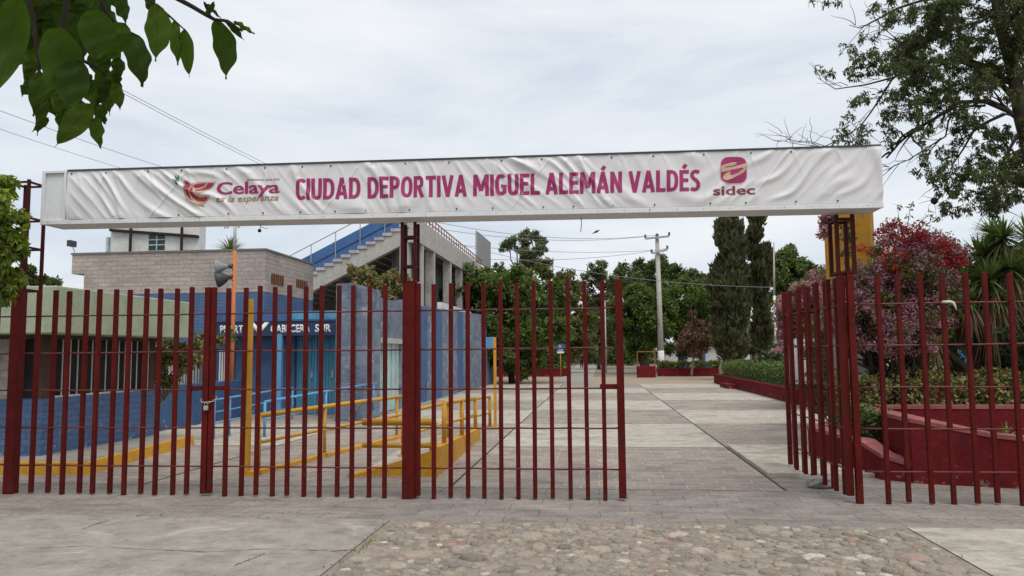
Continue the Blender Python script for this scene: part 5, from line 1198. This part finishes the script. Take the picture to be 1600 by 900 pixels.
# cypresses
def cypress(label, Y, px_, prof, n, seed):
    q = PY(px_, 560, Y); t = thing('cypress_tree', label, 'tree', (q.x, Y, 0), 'twin cypresses')
    mb = MB(); g = random.Random(seed)
    for k in range(6): limb(mb, (q.x+g.uniform(-.5, .5), Y+g.uniform(-.3, .3), 0), (q.x+g.uniform(-.9, .9), Y+g.uniform(-.4, .4), 3.5), 0.09, 0.05, 0, 0.03, 5, seed+k)
    limb(mb, (q.x, Y, 0), PY(px_+2, prof[0][0]+8, Y), 0.22, 0.03, 0, 0.01, 8, seed); mb.build('trunk', m_barkf, t, True)
    cl = []
    for (ya, xl, xr) in prof:
        cx_ = (xl+xr)/2; w_ = (xr-xl)/2
        for k in range(4):
            a = g.uniform(0, 6.28); p = PY(cx_+math.cos(a)*w_*0.45, ya+g.uniform(-6, 6), Y); cl.append((p.x, p.y+math.sin(a)*px2m(w_, Y)*0.45, p.z, px2m(w_*g.uniform(0.5, 0.68), Y), 1.5))
    gg = np.random.default_rng(seed); P, Cc = clump_points(cl, n, 0.4, 16, 0.6, seed); k = len(P)
    D = unit(np.stack([gg.normal(size=k)*0.35, gg.normal(size=k)*0.35, np.ones(k)], 1)+unit(P-Cc)*0.45); Nn = unit(np.cross(D, gg.normal(size=(k, 3))))
    L = 0.34*(0.6+0.8*gg.random(k)); V_, F_ = leaf_arrays(P, Nn, D, L, L*0.17); link('crown', mesh_quads('crown', V_, F_), lf_cyp, t)
cypress('tall dark cypress with the wider crown, the left of the pair', 46, 1138, [(318, 1133, 1145), (338, 1124, 1152), (362, 1117, 1158), (390, 1113, 1163), (420, 1111, 1166), (450, 1112, 1168), (480, 1112, 1168), (510, 1112, 1168), (538, 1116, 1166)], 42000, 31)
cypress('tall dark cypress with the narrower crown, the right of the pair', 48.5, 1183, [(322, 1178, 1190), (342, 1168, 1197), (370, 1168, 1200), (400, 1167, 1203), (430, 1168, 1204), (460, 1170, 1206), (490, 1170, 1206), (518, 1172, 1205), (540, 1172, 1203)], 30000, 32)
# hedges
def hedge(label, x0, x1, y0, y1, z0, z1, n, size, mat, seed=3, name='hedge'):
    g = np.random.default_rng(seed); t = thing(name, label, 'hedge', ((x0+x1)/2, (y0+y1)/2, z0))
    P = g.random((n, 3)); f = g.integers(0, 5, n)      # pull points to top and sides
    k = g.random(n)**2*0.22
    P[f == 0, 2] = 1-k[f == 0]; P[f == 1, 0] = k[f == 1]; P[f == 2, 1] = k[f == 2]; P[f == 3, 0] = 1-k[f == 3]
    P = P*np.array([x1-x0, y1-y0, z1-z0])+np.array([x0, y0, z0])
    P += 0.05*np.sin(P[:, [1, 2, 0]]*5.3+1)+0.04*np.sin(P[:, [2, 0, 1]]*11.7)+g.normal(size=P.shape)*0.02
    Nn = unit(g.normal(size=(n, 3))+np.array([0, -0.3, 0.6])); D = unit(np.cross(Nn, g.normal(size=(n, 3)))); L = size*(0.6+0.8*g.random(n))
    V_, F_ = leaf_arrays(P, Nn, D, L, L*0.26); link('leaves', mesh_quads('leaves', V_, F_), mat, t)
    mb = MB(); gg = random.Random(seed)
    for k in range(max(4, int((x1-x0+y1-y0)*1.6))):
        x, y = gg.uniform(x0+.1, x1-.1), gg.uniform(y0+.1, y1-.1); limb(mb, (x, y, max(0, z0-0.2)), (x+gg.uniform(-.15, .15), y+gg.uniform(-.15, .15), z1-0.15), 0.015, 0.006, 0, 0.05, 4, k)
    mb.build('stems', m_bark, t)
hedge('clipped dark green hedge on the long low planter wall', 6.45, 7.7, 22.5, 41, 0.4, 1.15, 26000, 0.10, lf_hedge, 3)
hedge('loose mixed shrubs with reddish tips behind the tall crimson planter', 3.75, 6.3, 12.15, 13.2, 0.35, 1.24, 11000, 0.075, lf_shrub, 4)
hedge('low dark shrubs at the foot of the right gate post', 3.5, 4.1, 11.0, 12.1, 0.3, 0.75, 2600, 0.07, lf_hedge, 5)
hedge('dark shrub mass added to fill the shaded space under the bougainvillea canopy', 4.6, 9.5, 15.8, 17.5, 0.3, 2.3, 12000, 0.13, lf_dark, 6)  # dense dark bush added to stand for the dark space behind
hedge('low planting under the dead tree in the far planter', 4.4, 9.5, 55.4, 57, 0.3, 0.95, 5000, 0.16, lf_ash, 7)
hedge('dark undergrowth beneath the broad green tree', -13, -2.3, 57.5, 60, 0.3, 2.2, 9000, 0.22, lf_ficus, 8)
# yucca-like clump by the long wall and fern shrub
def shrub(name, label, Y, clumps, mat, n, size, px_, seed, **kw):
    cl = [C3(a, b, r, Y, random.Random(seed+i).uniform(-1, 1)*px2m(r, Y)) for i, (a, b, r) in enumerate(clumps)]
    base = PY(px_, 590, Y); base.z = 0.2; t = thing(name, label, 'shrub', base); mb = MB()
    for i, c in enumerate(cl): limb(mb, base+Vector((random.uniform(-.1, .1), 0, 0)), Vector(c[:3]), 0.03, 0.008, 0, 0.05, 5, seed+i)
    mb.build('stems', m_bark, t); foliage('foliage', cl, n, size, mat, t, seed, **kw); return t
shrub('juniper_shrub', 'blue green feathery shrub left of the open gate leaf', 36, [(1205, 560, 16), (1218, 550, 16), (1195, 570, 14), (1225, 570, 16), (1210, 578, 16)], lf_fern, 5000, 0.16, 1210, 41, aspect=0.25)
shrub('juniper_shrub', 'dark feathery conifer bush at the right edge behind the fence', 12.8, [(1590, 480, 26), (1600, 530, 34), (1580, 560, 26), (1612, 580, 34), (1585, 605, 26), (1640, 520, 40), (1575, 590, 20)], lf_fern, 9000, 0.09, 1595, 42, aspect=0.22)
# small tree by the booth
tree('small_tree', 'slim little tree with a leaning trunk beside the low blue wall', 14.2, [(232, 560, 22), (258, 550, 24), (245, 582, 22), (275, 565, 24), (290, 545, 20), (305, 562, 22), (318, 535, 16), (345, 530, 14), (362, 522, 10), (270, 600, 16), (225, 595, 14)], lf_shrub, 4200, 0.10, 226, m_barkf, 0.035, 0.55, seed=51, spread=0.8, nsub=10)
# lime tree at the left edge
tree('lime_tree', 'yellow green leafy tree at the left edge in front of the fence', 7.7, [(5, 290, 24), (-20, 330, 40), (15, 340, 26), (0, 385, 34), (22, 365, 18), (-10, 430, 34), (20, 425, 22), (8, 458, 16), (-40, 390, 50), (-60, 300, 50), (-50, 460, 40)], lf_lime, 12000, 0.085, -75, m_barkg, 0.07, 0.5, seed=52, droop=1.0, aspect=0.5)

# bougainvillea: one shrub, faded pink below, scarlet above
def bougain(name, label, Y, groups, base_px, seed):
    base = PY(base_px, 590, Y); base.z = 0.28; t = thing(name, label, 'shrub', base); mb = MB(); i = 0
    for nm, cl_px, mat, n, size in groups:
        fw = 0.45 if nm != 'green_leaves' else 0.1
        cl = [C3(a, b, r, Y-fw, random.Random(seed+j).uniform(-1, 1)*px2m(r, Y)*0.8) for j, (a, b, r) in enumerate(cl_px)]
        foliage(nm, cl, n, size, mat, t, seed+i, aspect=0.75, sub=0.3, nsub=34, shell=0.75, up=0.3); i += 7
        if nm == 'green_leaves' or nm == 'pink_bracts':
            for j, c in enumerate(cl): limb(mb, base+Vector((random.uniform(-.15, .15), random.uniform(-.1, .1), 0)), Vector(c[:3]), 0.045, 0.012, 0.05, 0.06, 7, seed+j)
    mb.build('stems', m_bark, t, True); return t
PK = [(1350, 450, 34), (1385, 455, 40), (1365, 485, 38), (1400, 500, 42), (1440, 490, 38), (1390, 530, 30), (1440, 530, 26), (1345, 500, 30), (1410, 440, 38), (1470, 465, 30), (1455, 440, 30), (1350, 428, 20), (1372, 418, 18), (1330, 440, 18), (1312, 455, 24), (1320, 485, 26), (1312, 510, 22), (1335, 530, 22), (1300, 450, 18), (1302, 480, 20), (1300, 512, 16), (1420, 415, 30), (1465, 505, 24), (1390, 420, 24), (1490, 440, 18)]
bougain('bougainvillea', 'large bougainvillea with faded pink bracts and a scarlet top behind the right fence', 12.9, [
    ('green_leaves', [(1360, 465, 42), (1400, 490, 46), (1440, 500, 42), (1375, 530, 32), (1425, 540, 30), (1470, 480, 38), (1420, 420, 44), (1460, 405, 38), (1395, 400, 32), (1500, 400, 16), (1322, 350, 11), (1324, 372, 12), (1321, 396, 12), (1310, 470, 24), (1320, 500, 24)], lf_ash, 16000, 0.05),
    ('pink_bracts', PK, lf_pink, 24000, 0.036),
    ('leafy_bract_mix', [(a, b, r*1.03) for a, b, r in PK], lf_ash, 15000, 0.036),
    ('scarlet_bracts', [(1395, 368, 24), (1420, 385, 28), (1450, 385, 30), (1480, 400, 26), (1440, 410, 36), (1500, 405, 14), (1400, 405, 24), (1395, 350, 12), (1380, 430, 12), (1465, 440, 12), (1405, 455, 10), (1345, 388, 8), (1355, 392, 8), (1470, 385, 20), (1430, 365, 18)], lf_red, 7000, 0.036),
    ('leafy_scarlet_mix', [(1395, 372, 26), (1425, 388, 32), (1455, 388, 32), (1485, 400, 26), (1440, 412, 36), (1500, 395, 14)], lf_dusty, 4500, 0.04),
    ], 1405, 61)
PL = [(1235, 478, 22), (1262, 458, 26), (1295, 438, 28), (1325, 422, 22), (1280, 480, 32), (1320, 465, 30), (1240, 500, 22), (1225, 525, 12), (1300, 500, 26), (1335, 440, 26), (1250, 470, 24), (1275, 440, 18), (1222, 500, 14)]
bougain('bougainvillea', 'withered pink bougainvillea spilling left behind the open gate leaf', 22.4, [
    ('green_leaves', [(1240, 480, 24), (1275, 460, 30), (1310, 440, 34), (1270, 500, 30), (1310, 490, 34), (1235, 515, 18)], lf_ash, 8000, 0.09),
    ('pink_bracts', PL, lf_dusty, 34000, 0.055),
    ('leafy_bract_mix', PL, lf_ash, 9000, 0.055),
    ('bright_bracts', [(1228, 530, 9), (1215, 545, 7), (1230, 505, 9), (1250, 520, 9), (1222, 515, 8)], lf_pink, 900, 0.07),
    ], 1318, 71)
# bare wand above the scarlet mass and sprig beside the lattice
t = thing('bougainvillea_spray', 'thin leafy wand reaching above the scarlet bougainvillea', 'branch', PY(1420, 360, 12.9))
mb = MB(); cl = []
for pts in ([(1410, 370), (1405, 345), (1402, 322)], [(1420, 368), (1440, 345), (1452, 335), (1464, 343)], [(1425, 370), (1445, 350), (1460, 345)], [(1415, 365), (1420, 340), (1422, 322)]):
    P = [PY(*q, 12.9) for q in pts]; mb.tube(P, 0.008, 6, 0.003); cl += [(*p, 0.05, 1.0) for p in P[1:]]
mb.build('wand', m_bark, t); foliage('leaves', cl, 150, 0.06, lf_lime, t, 5, nsub=4)
t = thing('bougainvillea_spray', 'dangling sprig of dark red bracts beside the right lattice column', 'branch', PY(1293, 335, 13.2))
P = [PY(*q, 13.2) for q in ((1318, 330), (1300, 333), (1290, 345), (1288, 365))]; mb = MB(); mb.tube(P, 0.006, 6, 0.003); mb.build('wand', m_bark, t); foliage('bracts', [(*a_.lerp(b_, f_), 0.065, 1.0) for a_, b_ in zip(P[1:-1], P[2:]) for f_ in (0, .33, .67, 1)], 260, 0.085, lf_pink, t, 6, nsub=3, sub=0.9, aspect=0.85)
# yucca clump
YG = np.random.default_rng(8)
yuc = PY(1545, 590, 13.3); yuc.z = 0.28
t = thing('yucca', 'many headed yucca with spiky rosettes and hanging dry thatch', 'yucca', yuc)
heads = [(1567, 372, 46, 13.3), (1606, 372, 46, 13.6), (1540, 398, 38, 13.5), (1578, 420, 44, 12.9), (1545, 438, 48, 12.9), (1500, 438, 36, 13.2), (1530, 402, 40, 13.8), (1470, 470, 28, 13.0), (1600, 420, 46, 13.2), (1455, 520, 30, 12.8), (1625, 410, 48, 13.3), (1520, 430, 36, 13.6), (1485, 455, 30, 13.1), (1515, 470, 34, 12.8), (1560, 470, 36, 12.8), (1590, 455, 36, 12.9), (1440, 490, 24, 13.0), (1550, 365, 34, 13.7)]
mb = MB(); A1, A2, A3, A4 = [], [], [], []; n1 = n2 = 0
for (a, b, r, Y) in heads:
    c = PY(a, b, Y); R_ = px2m(r, Y)
    V_, F_ = blades(tuple(c), 110, R_*1.1, 0.024, YG, -0.45, 0.18); A1.append(V_); A2.append(F_+n1); n1 += len(V_)
    V_, F_ = blades((c.x, c.y, c.z-0.08), 120, R_*1.15, 0.015, YG, -0.95, 0.75, zmax=-0.1); A3.append(V_); A4.append(F_+n2); n2 += len(V_)
    for dz_ in (0.35, 0.65):
        if b < 450:
            V_, F_ = blades((c.x, c.y, c.z-dz_), 90, R_*0.9, 0.015, YG, -0.98, 0.9, zmax=-0.4); A3.append(V_); A4.append(F_+n2); n2 += len(V_)
    limb(mb, yuc+Vector((YG.uniform(-.3, .3), YG.uniform(-.2, .2), 0)), c, 0.07, 0.055, 0.0, 0.04, 6, int(a))
mb.build('trunk', m_bark, t, True)
link('rosettes', mesh_quads('rosettes', np.concatenate(A1), np.concatenate(A2)), lf_yucca, t)
link('dry_thatch', mesh_quads('dry_thatch', np.concatenate(A3), np.concatenate(A4)), lf_thatch, t)
# spiky agave in the tall planter
ag = PY(1572, 690, 10.6); ag.z = 0.45
t = thing('agave', 'small spiky rosette plant inside the tall crimson planter', 'agave', ag)
V_, F_ = blades(tuple(ag), 26, 0.34, 0.014, YG, 0.2, 0.3); link('blades', mesh_quads('blades', V_, F_), lf_yucca, t)

# big overhanging tree at the upper right
def big_tree():
    t = thing('ash_tree', 'large open crowned tree reaching over the right end of the beam', 'tree', (8.3, 12.4, 0)); mb = MB()
    Y = 12.0
    def W(px_, py_, dy=0): return PY(px_, py_, Y+dy)
    base = Vector((8.3, 12.4, 0)); K0 = W(1640, 330, .3); K1 = W(1598, 185); K2 = W(1582, 105); K3 = W(1560, 33); K4 = W(1552, -40)
    mb.tube([base, base.lerp(K0, 0.5)+Vector((.05, 0, 0)), K0, K1, K2, K3, K4, W(1540, -120)], [0.24, 0.2, 0.16, 0.115, 0.09, 0.072, 0.06, 0.045], 10)
    B = [  # (points px, start radius, end radius)
        ([(1598, 190), (1572, 168), (1540, 160), (1500, 162), (1465, 182), (1430, 205), (1400, 225), (1382, 246)], .075, .02),
        ([(1596, 180), (1575, 145), (1552, 120), (1535, 105), (1505, 92), (1470, 90), (1430, 100), (1395, 117), (1350, 130), (1310, 136), (1278, 122)], .085, .006),
        ([(1580, 130), (1558, 125), (1530, 110)], .06, .05),
        ([(1395, 122), (1378, 145), (1360, 172), (1340, 198), (1310, 220), (1285, 229), (1262, 225), (1240, 219), (1222, 208)], .028, .004),
        ([(1285, 229), (1255, 221), (1228, 221), (1214, 221)], .010, .003),
        ([(1553, 20), (1530, 30), (1490, 45), (1455, 62), (1420, 72), (1395, 80)], .06, .012),
        ([(1552, -10), (1510, -5), (1460, -10), (1400, 15), (1370, 30), (1345, 42), (1325, 36)], .06, .006),
        ([(1440, 60), (1410, 70), (1390, 55), (1370, 30)], .02, .008),
        ([(1570, 178), (1545, 190), (1520, 208), (1500, 232), (1490, 262), (1478, 285)], .05, .008),
        ([(1540, 165), (1500, 168), (1485, 190), (1475, 215), (1450, 232), (1425, 245), (1400, 258), (1384, 262)], .035, .006),
        ([(1590, 210), (1570, 240), (1555, 280), (1560, 320)], .05, .01),
        ([(1582, 90), (1600, 50), (1630, 20)], .06, .02), ([(1440, 100), (1445, 75), (1450, 65)], .012, .004), ([(1450, 150), (1420, 140), (1400, 150)], .012, .004),
        ([(1535, 105), (1510, 130), (1470, 140), (1445, 160), (1420, 165)], .03, .006), ([(1470, 215), (1455, 245), (1452, 270)], .016, .004)]
    cl = []; g = random.Random(9)
    for bi, (pts, r0, r1) in enumerate(B):
        off = [g.uniform(-0.6, 0.6)*(0 if k == 0 else min(1, k/3)) for k in range(len(pts))]; acc = 0; P = []
        dirn = g.uniform(-0.28, 0.28)
        for k, q in enumerate(pts): P.append(W(q[0], q[1], dirn*k))
        mb.tube([P[0]]+[p+Vector((g.uniform(-.05,.05), 0, g.uniform(-.05,.05))) for p in P[1:]], r0*0.55, 7, r1*0.7)
        for k in range(1, len(P)):      # side twigs
            for s in range(3):
                a = P[k-1].lerp(P[k], g.random()); d = (P[k]-P[k-1]).normalized(); e_ = a+(d*0.6+Vector((g.uniform(-1, 1), g.uniform(-.6, .6), g.uniform(-1, 1)))*0.8).normalized()*g.uniform(0.25, 0.6)
                limb(mb, a, e_, max(0.005, r1), 0.002, 0.05, 0.05, 4, bi*50+k*5+s)
    mb.build('trunk', m_bark, t, True)
    spots = [(1282, 108, 9), (1295, 115, 10), (1325, 75, 12), (1340, 95, 14), (1365, 100, 18), (1345, 60, 10), (1370, 85, 16), (1400, 100, 20), (1290, 4, 10), (1310, 0, 8), (1270, 0, 8), (1370, 15, 14), (1395, 30, 20), (1400, 85, 22), (1430, 70, 24), (1425, 120, 22), (1410, 140, 16), (1460, 50, 26), (1480, 30, 28), (1450, 10, 24), (1500, 60, 28), (1470, 90, 24), (1520, 20, 30), (1500, 100, 22), (1515, 75, 26), (1545, 60, 24), (1580, 30, 30), (1600, 60, 30), (1590, 10, 28), (1550, 100, 22), (1530, 130, 20),
             (1320, 200, 14), (1335, 215, 14), (1350, 200, 12), (1330, 182, 9), (1310, 215, 9), (1345, 222, 10), (1398, 175, 18), (1420, 180, 20), (1440, 165, 20), (1410, 150, 18), (1385, 185, 14), (1395, 205, 14), (1455, 190, 18), (1465, 165, 18), (1480, 145, 18), (1440, 210, 14), (1390, 225, 10),
             (1440, 265, 14), (1455, 280, 14), (1475, 260, 18), (1490, 280, 18), (1500, 300, 14), (1515, 265, 20), (1535, 245, 22), (1550, 270, 24), (1530, 300, 18), (1520, 325, 12), (1560, 300, 22), (1575, 260, 26), (1590, 290, 26), (1480, 235, 16), (1500, 215, 18), (1520, 190, 16), (1560, 215, 20), (1590, 225, 22), (1445, 240, 10), (1600, 140, 26), (1620, 250, 36), (1640, 180, 40), (1630, 100, 40), (1640, 40, 40), (1480, -20, 30), (1540, -30, 34), (1420, -20, 24)]
    spots += [(g.uniform(1400, 1640), g.uniform(-20, 150), g.uniform(14, 26)) for k in range(46)]+[(g.uniform(1480, 1640), g.uniform(150, 330), g.uniform(12, 22)) for k in range(26)]+[(g.uniform(1330, 1440), g.uniform(40, 190), g.uniform(8, 15)) for k in range(16)]
    cl = [C3(a, b, r, Y, g.uniform(-0.9, 0.9), 0.9) for a, b, r in spots]
    foliage('crown', cl, 66000, 0.062, lf_sky, t, 77, aspect=0.32, droop=0.9, nsub=16, sub=0.26, shell=0.75)
    t2 = PY(1460, 313, Y)
    mb = MB(); tw = [PY(*q, Y) for q in ((1490, 290), (1478, 300), (1470, 306), (1461, 312))]; mb.tube(tw, .006, 6, .004)
    for e_ in ((1435, 318), (1450, 325), (1462, 335), (1440, 306), (1475, 325)): limb(mb, tw[-1], PY(*e_, Y), .005, .002, 0.05, .05, 4, e_[0])
    mb.build('bare_twigs', m_bark, t)
    MB().lathe(t2-Vector((0, 0, .06)), [(.02, 0), (.05, .03), (.055, .07), (.03, .1)], 9).build('dark_gall', m_dark, t, True)
big_tree()

# leafy branch hanging into the top left, from a street tree beside the camera
def near_branch():
    base = Vector((-2.9, 0.9, 0)); t = thing('ficus_tree', 'street tree beside the viewer with large glossy leaves hanging into the top left corner', 'tree', base)
    mb = MB(); D0 = 1.25
    kn = PD(30, -60, D0)
    mb.tube([base, base+Vector((.03, 0, 1.2)), base+Vector((0, .05, 2.4)), base+Vector((-.1, .1, 3.4))], [0.11, 0.095, 0.085, 0.06], 10)
    mb.tube([base+Vector((0, .05, 2.2)), base+Vector((.7, .1, 2.55)), kn+Vector((-.4, -.05, .12)), kn, PD(110, -25, D0), PD(180, -12, 1.28), PD(270, -6, 1.3)], [.045, .035, .022, .014, .009, .006, .004], 8)
    tw = [([(270, -6), (300, 10), (320, 22), (336, 31), (350, 32), (365, 40), (378, 48)], .0035), ([(320, 5), (322, 12), (332, 30)], .002), ([(150, -18), (165, 17), (176, 30), (182, 42)], .003), ([(110, -25), (100, 30), (95, 90), (110, 140), (130, 165)], .004), ([(30, -60), (50, 20), (60, 90), (62, 130)], .004), ([(130, 95), (150, 105), (165, 118)], .0025), ([(200, -10), (230, -2), (245, 8)], .0025), ([(245, 8), (268, 28), (290, 48)], .002)]
    for pts, r in tw: mb.tube([PD(*q, D0+0.02*(k % 2)) for k, q in enumerate(pts)], r, 6, r*0.5)
    mb.build('trunk', m_bark, t, True)
    L = [((28, -10), (-6, 150), 46, .9), ((92, 42), (78, 152), 58, 1.15), ((122, 92), (106, 176), 46, 1.2), ((150, 14), (148, 100), 52, 1.2), ((196, 36), (163, 95), 40, 1.25), ((206, 50), (222, 136), 40, 1.2), ((246, 6), (243, 96), 39, 1.25), ((190, -12), (197, 36), 21, 1.3), ((232, -18), (232, 19), 19, 1.3), ((272, 32), (278, 102), 20, 1.3), ((288, 45), (296, 121), 23, 1.27), ((338, 30), (353, 124), 38, 1.25), ((352, 30), (381, 63), 11, 1.3), ((366, 33), (398, 53), 9, 1.3), ((160, 98), (172, 181), 26, 1.3), ((180, 130), (188, 172), 20, 1.32), ((148, 124), (145, 168), 23, 1.3), ((142, 162), (86, 229), 36, 1.22), ((150, 182), (157, 232), 22, 1.25), ((62, 110), (52, 182), 24, 1.2), ((72, 150), (58, 212), 16, 1.25), ((76, 185), (50, 206), 11, 1.3), ((44, 128), (34, 150), 14, 1.3), ((100, 120), (90, 185), 30, 1.3), ((120, 150), (112, 195), 26, 1.3),
         ((335, 5), (320, 22), 10, 1.3), ((318, 3), (345, 28), 7, 1.3)]
    g = random.Random(4)
    for k in range(26):
        a = (g.uniform(45, 185), g.uniform(70, 165)); an = g.uniform(1.1, 2.2); l = g.uniform(30, 52); L.append((a, (a[0]+math.cos(an)*l, a[1]+math.sin(an)*l), g.uniform(14, 22), g.uniform(1.28, 1.45)))
    for k in range(190): # dense inner leaves
        a = (g.uniform(-40, 160), g.uniform(-70, 50)); an = g.uniform(0.8, 2.4); l = g.uniform(45, 80); L.append((a, (a[0]+math.cos(an)*l, a[1]+math.sin(an)*l*0.9), g.uniform(22, 36), g.uniform(1.45, 1.9)))
    foliage('upper_crown', [(-.45, .55, 3.05, .55), (-.95, .95, 3.0, .5), (.1, .45, 3.15, .5), (-1.5, .8, 3.1, .7), (-.7, .2, 3.4, .7), (-2.4, .9, 3.3, .9), (-3.2, .6, 3.4, .9)], 2600, .11, lf_near, t, 91, aspect=.5)  # unseen crown clumps placed toward the sun to shade the hanging leaves
    V_, F_, MI_ = [], [], []
    for (b_, t_, w_, d_) in L:
        d_ += g.uniform(-0.05, 0.05); A_ = PD(*b_, d_); B_ = PD(*t_, d_+g.uniform(-.02, .02)); ax = B_-A_; l = ax.length
        vw = (A_-CAM).normalized(); s = ax.cross(vw).normalized(); s = (s+vw*g.uniform(-.45, .45)).normalized(); nn = s.cross(ax).normalized(); hw = w_*0.5*d_/F_PX*0.88
        o0 = len(V_); ns = 16; cur = g.uniform(-.16, .22)
        for i in range(ns+1):
            u = i/ns; w2 = hw*(math.sin(math.pi*min(1, (u/0.93)**0.8))**0.75 if u < 0.90 else 0.0); w2 = max(w2, hw*0.40*(1-u)**0.9*(1 if u > .5 else 0), 0.0004)
            c = A_+ax*u+nn*l*cur*math.sin(math.pi*u)
            for q in (-1, -.5, -.045, .045, .5, 1): V_.append(c+s*w2*q+nn*abs(q)*w2*0.32+nn*0.004*math.sin(u*17+q*3))
        for i in range(ns):
            for j in range(5): F_.append((o0+i*6+j, o0+i*6+j+1, o0+(i+1)*6+j+1, o0+(i+1)*6+j)); MI_.append(1 if j == 2 else 0)
    link('foliage', mesh_quads('foliage', np.array([tuple(v) for v in V_]), np.array(F_, dtype=np.int32)), [lf_near, lf_vein], t, True, MI_)
near_branch()

# far wood closing the view
def far_wood():
    g = np.random.default_rng(17); cl = []
    for k in range(170):
        x = g.uniform(-70, 75); y = g.uniform(105, 150); h = g.uniform(4, 8); r = g.uniform(3, 5)
        if -4 < x < 1 and y < 122: continue
        cl.append((x, y, h*0.55, r, 1.0)); cl.append((x+g.uniform(-2, 2), y, h*0.2, r, 0.8))
    o = foliage('far_wood', cl, 110000, 0.8, lf_dark, None, 18); struct(o, 'stuff')
far_wood()
